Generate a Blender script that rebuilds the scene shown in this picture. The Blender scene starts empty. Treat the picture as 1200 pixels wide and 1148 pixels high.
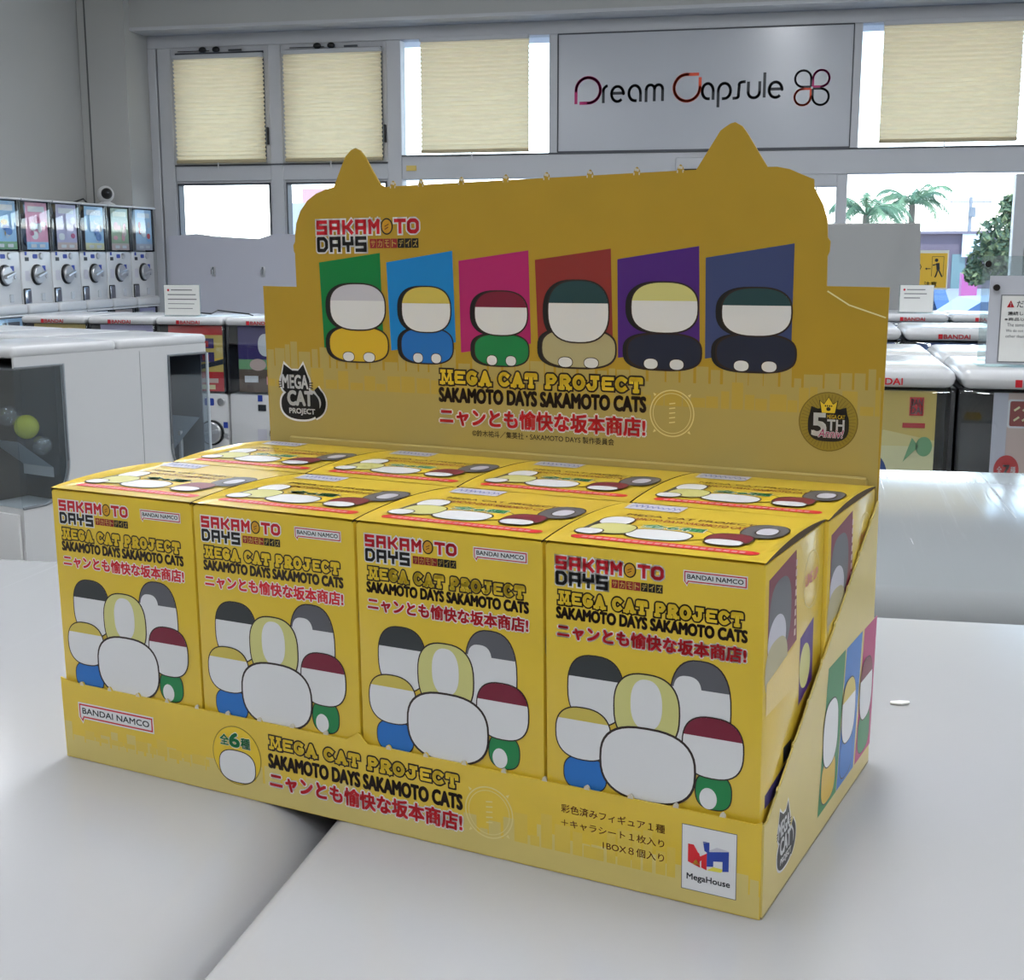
import bpy, bmesh, math, random
from mathutils import Vector, Matrix
from math import sin, cos, pi, radians
random.seed(7)
SC = bpy.context.scene
COL = SC.collection

# ------------------------------------------------------------------ camera, sky, exposure
cam_d = bpy.data.cameras.new('camera'); cam = bpy.data.objects.new('camera', cam_d); COL.objects.link(cam)
YAW, PITCH = radians(12.5), radians(10.2)
CR = Vector((cos(YAW), sin(YAW), 0)); CF = Vector((-sin(YAW)*cos(PITCH), cos(YAW)*cos(PITCH), -sin(PITCH))); CU = CR.cross(CF)
cam.matrix_world = Matrix(((CR.x, CU.x, -CF.x, 0), (CR.y, CU.y, -CF.y, 0), (CR.z, CU.z, -CF.z, 1.6), (0, 0, 0, 1)))
cam_d.sensor_fit = 'HORIZONTAL'; cam_d.sensor_width = 36; cam_d.lens = 36*1527.08/1200
cam_d.clip_start = .02; cam_d.clip_end = 1000
cam_d.dof.use_dof = False
SC.camera = cam
SC.view_settings.view_transform = 'Standard'; SC.view_settings.look = 'None'
SC.view_settings.gamma = 1; SC.view_settings.use_curve_mapping = False
SC.view_settings.exposure = 1.15
SKY_STRENGTH, LAMP_STRENGTH, SUN_STRENGTH = 3.4, 14.5, 2.0
wd = bpy.data.worlds.new('sky'); SC.world = wd; wd.use_nodes = True
nt = wd.node_tree; bg = nt.nodes['Background']; tc = nt.nodes.new('ShaderNodeTexCoord'); sx = nt.nodes.new('ShaderNodeSeparateXYZ')
rp = nt.nodes.new('ShaderNodeValToRGB'); nt.links.new(tc.outputs['Generated'], sx.inputs[0]); nt.links.new(sx.outputs['Z'], rp.inputs[0]); nt.links.new(rp.outputs[0], bg.inputs[0])
e = rp.color_ramp.elements; e[0].position = .0; e[0].color = (.62, .62, .62, 1); e[1].position = .5; e[1].color = (.12, .2, .36, 1)
for p_, c_ in ((.02, (1, 1, 1, 1)), (.10, (.62, .76, .9, 1)), (.16, (.34, .46, .58, 1)), (.22, (.22, .34, .5, 1))):
    k = e.new(p_); k.color = c_
bg.inputs[1].default_value = SKY_STRENGTH
sun_d = bpy.data.lights.new('sun', 'SUN'); sun_d.energy = SUN_STRENGTH; sun_d.angle = radians(1); sun = bpy.data.objects.new('sun', sun_d); COL.objects.link(sun)
sun.rotation_euler = (radians(28), radians(14), 0)
# carton frame -> world: the tray stands turned 15 degrees on lids that lean by less than a degree
NEAR = Matrix(((0.962982056, 0.26940632, -0.009262539, -0.265987467), (-0.269496033, 0.962945419, -0.010392697, 0.421527344),
               (0.006119461, 0.012504198, 0.999903094, 1.413167425), (0, 0, 0, 1)))
LIDS = NEAR @ Matrix.Rotation(radians(15), 4, 'Z')

# ------------------------------------------------------------------ materials
def lin(c): return tuple((v/255/12.92 if v/255 <= .04045 else ((v/255+.055)/1.055)**2.4) for v in c) + (1,)
_m = {}
def mat(name, rgb=None, rough=.5, metal=0, spec=.5, emit=None, estr=0, noise=0, nscale=20, bump=0, bscale=200, coat=0):
    if name in _m: return _m[name]
    m = bpy.data.materials.new(name); m.use_nodes = True; t = m.node_tree; b = t.nodes['Principled BSDF']
    b.inputs['Base Color'].default_value = lin(rgb); b.inputs['Roughness'].default_value = rough; b.inputs['Metallic'].default_value = metal
    b.inputs['Specular IOR Level'].default_value = spec; b.inputs['Coat Weight'].default_value = coat; b.inputs['Coat Roughness'].default_value = .12
    if emit: b.inputs['Emission Color'].default_value = lin(emit); b.inputs['Emission Strength'].default_value = estr
    if noise or bump:
        co = t.nodes.new('ShaderNodeTexCoord')
    if noise:
        n = t.nodes.new('ShaderNodeTexNoise'); n.inputs['Scale'].default_value = nscale; n.inputs['Detail'].default_value = 6
        t.links.new(co.outputs['Object'], n.inputs['Vector'])
        mp = t.nodes.new('ShaderNodeMapRange'); mp.inputs['From Min'].default_value = .3; mp.inputs['From Max'].default_value = .7
        mp.inputs['To Min'].default_value = 1-noise; mp.inputs['To Max'].default_value = 1+noise
        t.links.new(n.outputs['Fac'], mp.inputs['Value'])
        mx = t.nodes.new('ShaderNodeVectorMath'); mx.operation = 'SCALE'; mx.inputs[0].default_value = lin(rgb)[:3]
        t.links.new(mp.outputs[0], mx.inputs['Scale']); t.links.new(mx.outputs[0], b.inputs['Base Color'])
    if bump:
        n2 = t.nodes.new('ShaderNodeTexNoise'); n2.inputs['Scale'].default_value = bscale; n2.inputs['Detail'].default_value = 3
        t.links.new(co.outputs['Object'], n2.inputs['Vector'])
        bp = t.nodes.new('ShaderNodeBump'); bp.inputs['Strength'].default_value = bump; bp.inputs['Distance'].default_value = .002
        t.links.new(n2.outputs['Fac'], bp.inputs['Height']); t.links.new(bp.outputs[0], b.inputs['Normal'])
    _m[name] = m; return m
def clear(name, tint=(255, 255, 255), fac=.1, rough=.03, milk=0):
    if name in _m: return _m[name]
    m = bpy.data.materials.new(name); m.use_nodes = True; t = m.node_tree; t.nodes.remove(t.nodes['Principled BSDF']); out = t.nodes['Material Output']
    a = t.nodes.new('ShaderNodeBsdfTransparent'); a.inputs[0].default_value = lin(tint)
    g = t.nodes.new('ShaderNodeBsdfGlossy'); g.inputs['Roughness'].default_value = rough
    x = t.nodes.new('ShaderNodeMixShader'); x.inputs[0].default_value = fac
    t.links.new(a.outputs[0], x.inputs[1]); t.links.new(g.outputs[0], x.inputs[2])
    last = x
    if milk:
        d = t.nodes.new('ShaderNodeBsdfDiffuse'); d.inputs[0].default_value = lin((235, 238, 240)); y = t.nodes.new('ShaderNodeMixShader'); y.inputs[0].default_value = milk
        t.links.new(x.outputs[0], y.inputs[1]); t.links.new(d.outputs[0], y.inputs[2]); last = y
    t.links.new(last.outputs[0], out.inputs[0]); _m[name] = m; return m
def scratched(name, rgb, rough, amount, scale):
    m = mat(name, rgb, rough, spec=.5); t = m.node_tree; b = t.nodes['Principled BSDF']
    co = t.nodes.new('ShaderNodeTexCoord'); hs = []
    for k, (rz, sc) in enumerate(((.5, 1), (1.7, 1.3), (2.6, .8))):
        mp = t.nodes.new('ShaderNodeMapping'); mp.inputs['Rotation'].default_value = (0, 0, rz); mp.inputs['Scale'].default_value = (scale*sc, scale*sc*.03, 1)
        n = t.nodes.new('ShaderNodeTexNoise'); n.inputs['Scale'].default_value = 6; n.inputs['Detail'].default_value = 5; n.inputs['Distortion'].default_value = 1.2
        t.links.new(co.outputs['Object'], mp.inputs[0]); t.links.new(mp.outputs[0], n.inputs['Vector']); hs.append(n)
    a1 = t.nodes.new('ShaderNodeMath'); a1.operation = 'MAXIMUM'; t.links.new(hs[0].outputs['Fac'], a1.inputs[0]); t.links.new(hs[1].outputs['Fac'], a1.inputs[1])
    a2 = t.nodes.new('ShaderNodeMath'); a2.operation = 'MAXIMUM'; t.links.new(a1.outputs[0], a2.inputs[0]); t.links.new(hs[2].outputs['Fac'], a2.inputs[1])
    r = t.nodes.new('ShaderNodeMapRange'); r.inputs['From Min'].default_value = .62; r.inputs['From Max'].default_value = .8; r.inputs['To Min'].default_value = rough; r.inputs['To Max'].default_value = rough+amount
    t.links.new(a2.outputs[0], r.inputs[0]); t.links.new(r.outputs[0], b.inputs['Roughness'])
    bp = t.nodes.new('ShaderNodeBump'); bp.inputs['Strength'].default_value = amount*.35; bp.inputs['Distance'].default_value = .0008
    t.links.new(a2.outputs[0], bp.inputs['Height']); t.links.new(bp.outputs[0], b.inputs['Normal'])
    return m
def blindmat():
    m = bpy.data.materials.new('blind fabric'); m.use_nodes = True; t = m.node_tree; t.nodes.remove(t.nodes['Principled BSDF']); out = t.nodes['Material Output']
    d = t.nodes.new('ShaderNodeBsdfDiffuse'); d.inputs[0].default_value = lin((246, 236, 214)); s = t.nodes.new('ShaderNodeBsdfTranslucent'); s.inputs[0].default_value = lin((255, 240, 206))
    x = t.nodes.new('ShaderNodeMixShader'); x.inputs[0].default_value = .62
    t.links.new(d.outputs[0], x.inputs[1]); t.links.new(s.outputs[0], x.inputs[2]); t.links.new(x.outputs[0], out.inputs[0]); return m
WHITE = mat('white plastic', (206, 206, 207), .3, bump=.05, bscale=300)
LID_NEAR = scratched('worn white lid', (178, 178, 180), .19, .1, 9)
LID_FAR = scratched('scratched white lid', (146, 149, 152), .1, .3, 26)
LIDM = mat('glossy white lid', (208, 209, 211), .16)
DARKP = mat('dark plastic', (22, 22, 26), .3)
BLACK = mat('black plastic', (12, 12, 13), .4)
SILVER = mat('brushed silver', (205, 206, 208), .3, .9)
CHROME = mat('dark chrome', (150, 152, 158), .18, 1)
ALU = mat('painted aluminium frame', (188, 189, 193), .45, noise=.02, nscale=3)
ALUD = mat('frame gasket', (70, 72, 78), .5)
WALLM = mat('white wall paint', (176, 176, 174), .8, noise=.02, nscale=2, bump=.1, bscale=90)
CEILM = mat('ceiling board', (225, 225, 222), .85, noise=.02, nscale=8)
FLOORM = mat('grey floor tile', (150, 148, 142), .35, noise=.05, nscale=4)
SIGNM = mat('sign panel white', (184, 186, 192), .2)
GLASS = clear('window glass', (250, 253, 252), .05, .01)
CASE = clear('clear case plastic', (240, 245, 248), .13, .04)
ACRYL = clear('acrylic sheet', (232, 240, 240), .10, .03, .06)
BLIND = blindmat()
PAPER = mat('white paper', (226, 226, 222), .7)
# carton printing
YEL = mat('carton yellow', (222, 189, 54), .32, noise=.025, nscale=60, bump=.03, bscale=900, coat=.4)
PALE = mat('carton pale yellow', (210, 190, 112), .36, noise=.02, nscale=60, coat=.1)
SKYL = mat('carton mid yellow', (216, 186, 72), .36, coat=.1)
BOARD = mat('matte board shaded yellow', (176, 142, 30), .6, noise=.025, nscale=60)  # same yellow as the cartons, darkened: the backboard's shade is in the colour
BPALE = mat('matte board shaded pale yellow', (176, 156, 86), .6)  # carton pale yellow with the backboard's shade mixed into the colour
KRAFT = mat('raw card edge', (142, 128, 108), .85)
TORN = mat('torn white card', (206, 198, 180), .9)
INSIDE = mat('card inside brown', (84, 66, 44), .85)
I = {}
for n_, c_ in dict(red=(200, 26, 40), black=(17, 14, 14), white=(222, 222, 223), gold=(206, 150, 30), titley=(228, 194, 44), darkred=(150, 40, 40), brown=(110, 62, 24), green=(22, 128, 70),
                   blue=(28, 110, 190), pink=(176, 32, 104), brick=(140, 46, 42), purple=(74, 30, 122), navy=(58, 70, 116), pgreen=(0, 122, 58), pblue=(10, 128, 200), grey=(92, 92, 98), lgrey=(196, 194, 204),
                   yg=(206, 202, 128), ocre=(204, 184, 84), maroon=(120, 24, 50), teal=(34, 66, 70), dark=(52, 56, 58), khaki=(176, 166, 124), bgold=(214, 176, 40), nvy=(28, 34, 56), paleline=(224, 208, 140), mred=(216, 34, 44),
                   mblue=(36, 66, 160), myel=(224, 214, 70), lpink=(224, 150, 160), outline=(44, 28, 22), badge=(150, 128, 40), badge2=(120, 100, 28), scrib=(120, 130, 180), sgreen=(120, 170, 120),
                   pastelb=(170, 200, 226), pastelp=(232, 150, 180), lilac=(190, 180, 214), sky=(150, 196, 232), leaf=(150, 170, 130), cream=(228, 220, 170), sand=(214, 186, 96), pred=(196, 40, 44), dpurple=(62, 50, 110), soil=(110, 92, 78),
                   label=(40, 66, 160), labelg=(30, 130, 80), dblue=(34, 72, 140), choc=(104, 76, 62), rose=(208, 182, 172), caution=(236, 190, 60), orange=(228, 78, 40), magenta=(186, 28, 106), ink=(30, 34, 42)).items():
    I[n_] = mat('ink '+n_, c_, .38)

# ------------------------------------------------------------------ mesh building
class MB:
    def __init__(s, M=None): s.v, s.f, s.mi, s.mats, s.M = [], [], [], [], M
    def m(s, m):
        if m not in s.mats: s.mats.append(m)
        return s.mats.index(m)
    def add(s, vs, fs, m):
        b = len(s.v); k = s.m(m)
        s.v += [(s.M @ Vector(p)) if s.M else Vector(p) for p in vs]
        for f in fs: s.f.append([b+i for i in f]); s.mi.append(k)
        return s
    def box(s, lo, hi, m, r=0, seg=2, M=None):
        if not r:
            (a, b, c), (d, e_, g) = lo, hi
            vs = [(a, b, c), (d, b, c), (d, e_, c), (a, e_, c), (a, b, g), (d, b, g), (d, e_, g), (a, e_, g)]
            if M: vs = [M @ Vector(p) for p in vs]
            return s.add(vs, [(0, 3, 2, 1), (4, 5, 6, 7), (0, 1, 5, 4), (1, 2, 6, 5), (2, 3, 7, 6), (3, 0, 4, 7)], m)
        bm = bmesh.new(); bmesh.ops.create_cube(bm, size=1)
        for p in bm.verts: p.co = Vector([lo[i]+(p.co[i]+.5)*(hi[i]-lo[i]) for i in range(3)])
        bmesh.ops.bevel(bm, geom=bm.edges[:], offset=r, segments=seg, affect='EDGES', profile=.5)
        return s.bm(bm, m, M)
    def bm(s, bm, m, M=None):
        bm.verts.index_update(); s.add([(M @ p.co if M else p.co.copy()) for p in bm.verts], [[q.index for q in f.verts] for f in bm.faces], m); bm.free(); return s
    def prism(s, pts, axis, a, b, m):          # outline in the two other axes, extruded along axis from a to b
        n = len(pts)
        def P(u, v, w): return {0: (w, u, v), 1: (u, w, v), 2: (u, v, w)}[axis]
        vs = [P(u, v, a) for u, v in pts]+[P(u, v, b) for u, v in pts]
        return s.add(vs, [list(range(n))[::-1], list(range(n, 2*n))]+[(i, (i+1) % n, n+(i+1) % n, n+i) for i in range(n)], m)
    def tube(s, pts, r, m, n=8, cap=True):
        pts = [Vector(p) for p in pts]; rr = r if isinstance(r, (list, tuple)) else [r]*len(pts); vs, fs = [], []
        for i, p in enumerate(pts):
            d = (pts[min(i+1, len(pts)-1)]-pts[max(i-1, 0)]).normalized(); u = d.cross(Vector((0, 0, 1)) if abs(d.z) < .9 else Vector((1, 0, 0))).normalized(); w = d.cross(u)
            vs += [p+(u*cos(2*pi*k/n)+w*sin(2*pi*k/n))*rr[i] for k in range(n)]
        for i in range(len(pts)-1): fs += [(i*n+k, i*n+(k+1) % n, (i+1)*n+(k+1) % n, (i+1)*n+k) for k in range(n)]
        if cap: fs += [list(range(n))[::-1], [(len(pts)-1)*n+k for k in range(n)]]
        return s.add(vs, fs, m)
    def lathe(s, prof, m, c=(0, 0, 0), axis='Y', n=24):  # prof: (radius, along)
        vs, fs = [], []
        for r, h in prof:
            for k in range(n):
                a = 2*pi*k/n
                q = {'Y': (r*cos(a), h, r*sin(a)), 'Z': (r*cos(a), r*sin(a), h), 'X': (h, r*cos(a), r*sin(a))}[axis]; vs.append(Vector(q)+Vector(c))
        for i in range(len(prof)-1): fs += [(i*n+k, i*n+(k+1) % n, (i+1)*n+(k+1) % n, (i+1)*n+k) for k in range(n)]
        fs += [list(range(n))[::-1], [(len(prof)-1)*n+k for k in range(n)]]
        return s.add(vs, fs, m)
    def ball(s, c, r, m, n=10):
        bm = bmesh.new(); bmesh.ops.create_uvsphere(bm, u_segments=2*n, v_segments=n, radius=1)
        rr = r if isinstance(r, (tuple, list)) else (r, r, r)
        for p in bm.verts: p.co = Vector((p.co.x*rr[0], p.co.y*rr[1], p.co.z*rr[2]))+Vector(c)
        return s.bm(bm, m)
    def build(s, name, parent=None, smooth=True, **kw):
        me = bpy.data.meshes.new(name); me.from_pydata([tuple(p) for p in s.v], [], s.f)
        for m in s.mats: me.materials.append(m)
        me.polygons.foreach_set('material_index', s.mi)
        if smooth:
            me.polygons.foreach_set('use_smooth', [True]*len(me.polygons)); me.set_sharp_from_angle(angle=radians(32))
        me.update(); o = bpy.data.objects.new(name, me); COL.objects.link(o)
        if parent: o.parent = parent
        return tag(o, **kw)
def tag(o, label=None, cat=None, group=None, kind=None):
    for k, v in (('label', label), ('category', cat), ('group', group), ('kind', kind)):
        if v: o[k] = v
    return o
def thing(name, label, cat, M=None, group=None):
    o = bpy.data.objects.new(name, None); COL.objects.link(o); o.empty_display_size = .02
    if M is not None: o.matrix_world = M
    return tag(o, label, cat, group)
def dup(root, M, label=None, group=None, skip=()):
    r = root.copy(); COL.objects.link(r); r.matrix_world = M
    if label: r['label'] = label
    if group: r['group'] = group
    for ch in list(root.children):
        if ch.name.split('.')[0] in skip: continue
        c = ch.copy(); COL.objects.link(c); c.parent = r
        for g in list(ch.children):
            if g.name.split('.')[0] in skip: continue
            d = g.copy(); COL.objects.link(d); d.parent = c
    return r
T = Matrix.Translation
def RZ(d): return Matrix.Rotation(radians(d), 4, 'Z')

# ------------------------------------------------------------------ flat printing
_t = {}
def glyphs(s, off):
    k = (s, round(off, 4))
    if k not in _t:
        c = bpy.data.curves.new('t', 'FONT'); c.body = s; c.offset = off; c.resolution_u = 3
        o = bpy.data.objects.new('t', c); COL.objects.link(o); dg = bpy.context.evaluated_depsgraph_get(); dg.update()
        me = bpy.data.meshes.new_from_object(o.evaluated_get(dg))
        _t[k] = ([(p.co.x, p.co.y) for p in me.vertices], [tuple(p.vertices) for p in me.polygons])
        bpy.data.objects.remove(o); bpy.data.curves.remove(c); bpy.data.meshes.remove(me)
    return _t[k]
class Sheet:                                  # flat print: u, v in units of `sc` metres on a surface given by frame(u, v, height)
    def __init__(s, frame, sc=.001, step=.00003): s.fr, s.sc, s.st, s.b = frame, sc, step, MB()
    def face(s, pts, fs, m, L): s.b.add([s.fr(u*s.sc, v*s.sc, s.st*L) for u, v in pts], fs, I[m] if isinstance(m, str) else m)
    def poly(s, pts, m, L=1): s.face(pts, [list(range(len(pts)))], m, L)
    def rect(s, x0, y0, x1, y1, m, L=1, r=0):
        if not r: return s.poly([(x0, y0), (x1, y0), (x1, y1), (x0, y1)], m, L)
        p = []
        for cx, cy, a0 in ((x1-r, y1-r, 0), (x0+r, y1-r, 90), (x0+r, y0+r, 180), (x1-r, y0+r, 270)):
            p += [(cx+r*cos(radians(a0+k*22.5)), cy+r*sin(radians(a0+k*22.5))) for k in range(5)]
        s.poly(p, m, L)
    def sup(s, cx, cy, rx, ry, m, L=1, e=2.0, a0=0, a1=360, n=40):
        p = []
        for k in range(n+1):
            a = radians(a0+(a1-a0)*k/n); c, d = cos(a), sin(a)
            p.append((cx+rx*math.copysign(abs(c)**(2/e), c), cy+ry*math.copysign(abs(d)**(2/e), d)))
        if a1-a0 >= 360: p = p[:-1]
        s.poly(p, m, L)
    def ring(s, cx, cy, rx, ry, w, m, L=1, n=48):
        p = [];
        for k in range(n):
            a = 2*pi*k/n; p += [(cx+rx*cos(a), cy+ry*sin(a)), (cx+(rx-w)*cos(a), cy+(ry-w)*sin(a))]
        s.face(p, [(2*k, 2*((k+1) % n), 2*((k+1) % n)+1, 2*k+1) for k in range(n)], m, L)
    def stroke(s, pts, w, m, L=1, rnd=False, ends=0.0):
        h = w/2
        for i in range(len(pts)-1):
            (x0, y0), (x1, y1) = pts[i], pts[i+1]; d = math.hypot(x1-x0, y1-y0) or 1; ux, uy = (x1-x0)/d, (y1-y0)/d
            ea = (ends if i == 0 else (0 if rnd else h)); eb = (ends if i == len(pts)-2 else (0 if rnd else h))
            ax, ay, bx, by = x0-ux*ea, y0-uy*ea, x1+ux*eb, y1+uy*eb
            s.poly([(ax-uy*h, ay+ux*h), (ax+uy*h, ay-ux*h), (bx+uy*h, by-ux*h), (bx-uy*h, by+ux*h)], m, L)
            if rnd:
                if i: s.sup(x0, y0, h, h, m, L, n=10)
    def text(s, t, x0, y0, x1, y1, m, L=1, off=0.0, skew=0):
        v0, f = glyphs(t, 0.0); v = v0
        a, b = min(p[0] for p in v0), max(p[0] for p in v0); c, d = min(p[1] for p in v0), max(p[1] for p in v0)
        sx_, sy_ = (x1-x0)/(b-a), (y1-y0)/(d-c)
        q = min(abs(sx_), abs(sy_)); n = 8 if off > .05 else 4
        for k in range(n if off > 0 else 1):     # bold weight or outline: the letters printed again a hair to each side
            dx, dy = (off*q*cos(2*pi*(k+.5)/n), off*q*sin(2*pi*(k+.5)/n)) if off > 0 else (0, 0)
            s.face([(x0+dx+(p[0]-a)*sx_+skew*(p[1]-c)*sy_, y0+dy+(p[1]-c)*sy_) for p in v], f, m, L)
    def build(s, name, parent, **kw): return s.b.build(name, parent, smooth=False, **kw)
def arc(cx, cy, rx, ry, a0, a1, n=14): return [(cx+rx*cos(radians(a0+(a1-a0)*k/n)), cy+ry*sin(radians(a0+(a1-a0)*k/n))) for k in range(n+1)]
BLK = {'S': [[(1, 1), (0, 1), (0, .5), (1, .5), (1, 0), (0, 0)]], 'A': [[(0, 0), (0, 1), (1, 1), (1, 0)], [(0, .42), (1, .42)]], 'K': [[(0, 0), (0, 1)], [(0, .5), (.45, .5), (1, 1)], [(.45, .5), (1, 0)]],
       'M': [[(0, 0), (0, 1), (.5, .5), (1, 1), (1, 0)]], 'O': [[(0, .2), (0, .8), (.25, 1), (.75, 1), (1, .8), (1, .2), (.75, 0), (.25, 0), (0, .2)]], 'T': [[(0, 1), (1, 1)], [(.5, 1), (.5, 0)]],
       'D': [[(0, 0), (0, 1), (.7, 1), (1, .75), (1, .25), (.7, 0), (0, 0)]], 'Y': [[(0, 1), (0, .55), (1, .55), (1, 1)], [(.5, .55), (.5, 0)]]}
SLAB = {'M': [[(0, 0), (.06, 1), (.5, .12), (.94, 1), (1, 0)]], 'E': [[(1, .92), (.12, .92), (.12, .08), (1, .08)], [(.12, .5), (.75, .5)]], 'G': [arc(.5, .5, .48, .46, 50, 330, 10)+[(.92, .42), (.6, .42)]],
        'A': [[(.06, 0), (.5, 1), (.94, 0)], [(.25, .3), (.75, .3)]], 'C': [arc(.5, .5, .48, .46, 45, 315, 10)], 'T': [[(0, .75), (0, .95), (1, .95), (1, .75)], [(.5, .95), (.5, 0)]], 'P': [[(.15, 0), (.15, .95), (.7, .95), (.95, .72), (.7, .45), (.15, .45)]],
        'R': [[(.15, 0), (.15, .95), (.7, .95), (.95, .72), (.7, .47), (.15, .47)], [(.5, .47), (.95, 0)]], 'O': [arc(.5, .5, .48, .46, 0, 360, 14)], 'J': [[(.45, .95), (.95, .95)], [(.72, .95), (.72, .25), (.5, .05), (.2, .05), (.05, .25)]]}
SERIF = {'M': [(0, 0), (1, 0), (.08, 1), (.92, 1)], 'A': [(.06, 0), (.94, 0)], 'T': [(.5, 0)], 'P': [(.15, 0)], 'R': [(.15, 0), (.95, 0)]}
def block(S, word, x0, y0, x1, y1, w, m, L, grow=0.0):
    n = len(word); g = (x1-x0)*.035; cw = ((x1-x0)-g*(n-1))/n
    for i, ch in enumerate(word):
        ax = x0+i*(cw+g); h = w/2
        for st in BLK.get(ch, []):
            cl = st[0] == st[-1]; P = [(ax+h+p*(cw-w), y0+h+q*(y1-y0-w)) for p, q in st]
            S.stroke(P+P[1:2] if cl else P, w+2*grow, m, L, rnd=cl, ends=0 if cl else h+grow)
def slab(S, text, x0, y0, x1, y1, w, m, L, grow=0.0):
    wd = sum(.5 if c == ' ' else 1.06 for c in text); k = (x1-x0)/(wd-.06); x = x0; h = w/2; H = y1-y0
    for c in text:
        if c == ' ': x += .5*k; continue
        for st in SLAB[c]: S.stroke([(x+h+p*(k-w), y0+h+q*(H-w)) for p, q in st], w*(.55 if c == 'M' else .78 if c == 'E' else 1)+2*grow, m, L, rnd=True, ends=h+grow)
        for p, q in SERIF.get(c, []): S.stroke([(x+h+p*(k-w)-w*.8, y0+h+q*(H-w)), (x+h+p*(k-w)+w*.8, y0+h+q*(H-w))], w*.8+2*grow, m, L, ends=grow)
        x += 1.06*k
def series_title(S, x0, x1, yt):               # the red and black two-line title; yt = top, x0..x1 = width
    W_ = x1-x0; h = W_*.118
    for L, c1, c2, g in ((1, 'white', 'white', W_*.012), (2, 'red', 'black', 0)):
        block(S, 'SAKAM', x0, yt-h, x0+W_*.625, yt, W_*.0295, c1, L, g); block(S, 'TO', x0+W_*.765, yt-h, x1, yt, W_*.0295, c1, L, g)
        block(S, 'DAYS', x0, yt-2.2*h, x0+W_*.495, yt-1.13*h, W_*.0295, c2, L, g)
    S.sup(x0+W_*.695, yt-h*.5, W_*.058, h*.56, 'black', 2); S.sup(x0+W_*.695, yt-h*.5, W_*.046, h*.46, 'gold', 3)
    S.stroke([(x0+W_*.675, yt-h*.5), (x0+W_*.715, yt-h*.35)], W_*.008, 'brown', 4); S.stroke([(x0+W_*.675, yt-h*.7), (x0+W_*.71, yt-h*.55)], W_*.008, 'brown', 4)
    tw = W_*.47/7
    for i, ch in enumerate('サカモトデイズ'):
        a = x0+W_*.525+i*tw; S.rect(a+.04*tw, yt-1.95*h, a+.96*tw, yt-1.32*h, 'darkred' if i < 4 else 'black', 2); S.text(ch, a+.2*tw, yt-1.86*h, a+.8*tw, yt-1.41*h, 'sand', 3, .02)
def project_title(S, x0, x1, rows, L0):      # three lines under each other: rows = (y0,y1) of each
    (a, b), (c, d), (e_, f) = rows
    w = (b-a)*.26
    slab(S, 'MEGA CAT PROJECT', x0, a, x1-.3, b, w, 'outline', L0+1, (b-a)*.11); slab(S, 'MEGA CAT PROJECT', x0, a, x1-.3, b, w, 'titley', L0+3)
    S.text('SAKAMOTO DAYS SAKAMOTO CATS', x0-.8, c, x1+.8, d, 'outline', L0+2, .075)
    S.text('ニャンとも愉快な坂本商店!', x0-.6, e_, x1+.6, f, 'white', L0+1, .12); S.text('ニャンとも愉快な坂本商店!', x0-.6, e_, x1+.6, f, 'mred', L0+2, .05)
def bubble(S, x0, y0, x1, y1, L=1):            # maker's speech-bubble logo
    h = y1-y0; p = lambda g: [(x0-g, y1+g), (x1+g, y1+g), (x1+g, y0-g), (x0+h*.42, y0-g), (x0+h*.28, y0-h*.32-g*1.5), (x0-g, y0+h*.02)]
    S.poly(p(h*.1), 'white', L); S.poly(p(0), 'red', L+1)
    g = -h*.11; q = [(x0-g, y1+g), (x1+g, y1+g), (x1+g, y0-g), (x0+h*.36, y0-g), (x0+h*.24, y0-h*.13), (x0-g, y0-g*.2)]
    S.poly(q, 'white', L+2); S.text('BANDAI NAMCO', x0+h*.3, y0+h*.3, x1-h*.3, y1-h*.27, 'ink', L+3, .028)
def emblem(S, x0, y0, x1, y1, L=1):            # black cat-shaped MEGA CAT PROJECT emblem
    X = lambda u: x0+u*(x1-x0); Y = lambda v: y0+v*(y1-y0)
    w, h = x1-x0, y1-y0
    for g, c, l in ((.035, 'white', L), (0, 'black', L+1)):
        S.sup(X(.36), Y(.66), w*(.29+g), h*(.22+g), c, l, 2.4); S.sup(X(.45), Y(.27), w*(.39+g), h*(.27+g), c, l, 2.4); S.poly([(X(.2-g), Y(.3)), (X(.7+g), Y(.3)), (X(.62+g), Y(.6)), (X(.15-g), Y(.6))], c, l)
        S.poly([(X(.08-g), Y(.7)), (X(.14), Y(.99+g*1.6)), (X(.36), Y(.85))], c, l); S.poly([(X(.4), Y(.85)), (X(.54), Y(1.0+g*1.6)), (X(.65+g), Y(.7))], c, l)
        S.stroke(arc(X(.68), Y(.32), w*.24, h*.24, -70, 50, 8)+[(X(.8), Y(.55))], w*(.1+1.6*g), c, l, rnd=True, ends=w*.03)
    for k in (-1, 0, 1):
        S.stroke([(X(.02), Y(.62+.05*k)), (X(.12), Y(.63+.03*k))], w*.018, 'black', L+1); S.stroke([(X(.62), Y(.63+.03*k)), (X(.72), Y(.62+.05*k))], w*.018, 'black', L+1)
    S.text('MEGA', X(.1), Y(.56), X(.62), Y(.8), 'white', L+2, .05); S.text('CAT', X(.2), Y(.26), X(.7), Y(.51), 'white', L+2, .06); S.text('PROJECT', X(.22), Y(.08), X(.74), Y(.2), 'white', L+2, .05)
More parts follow.
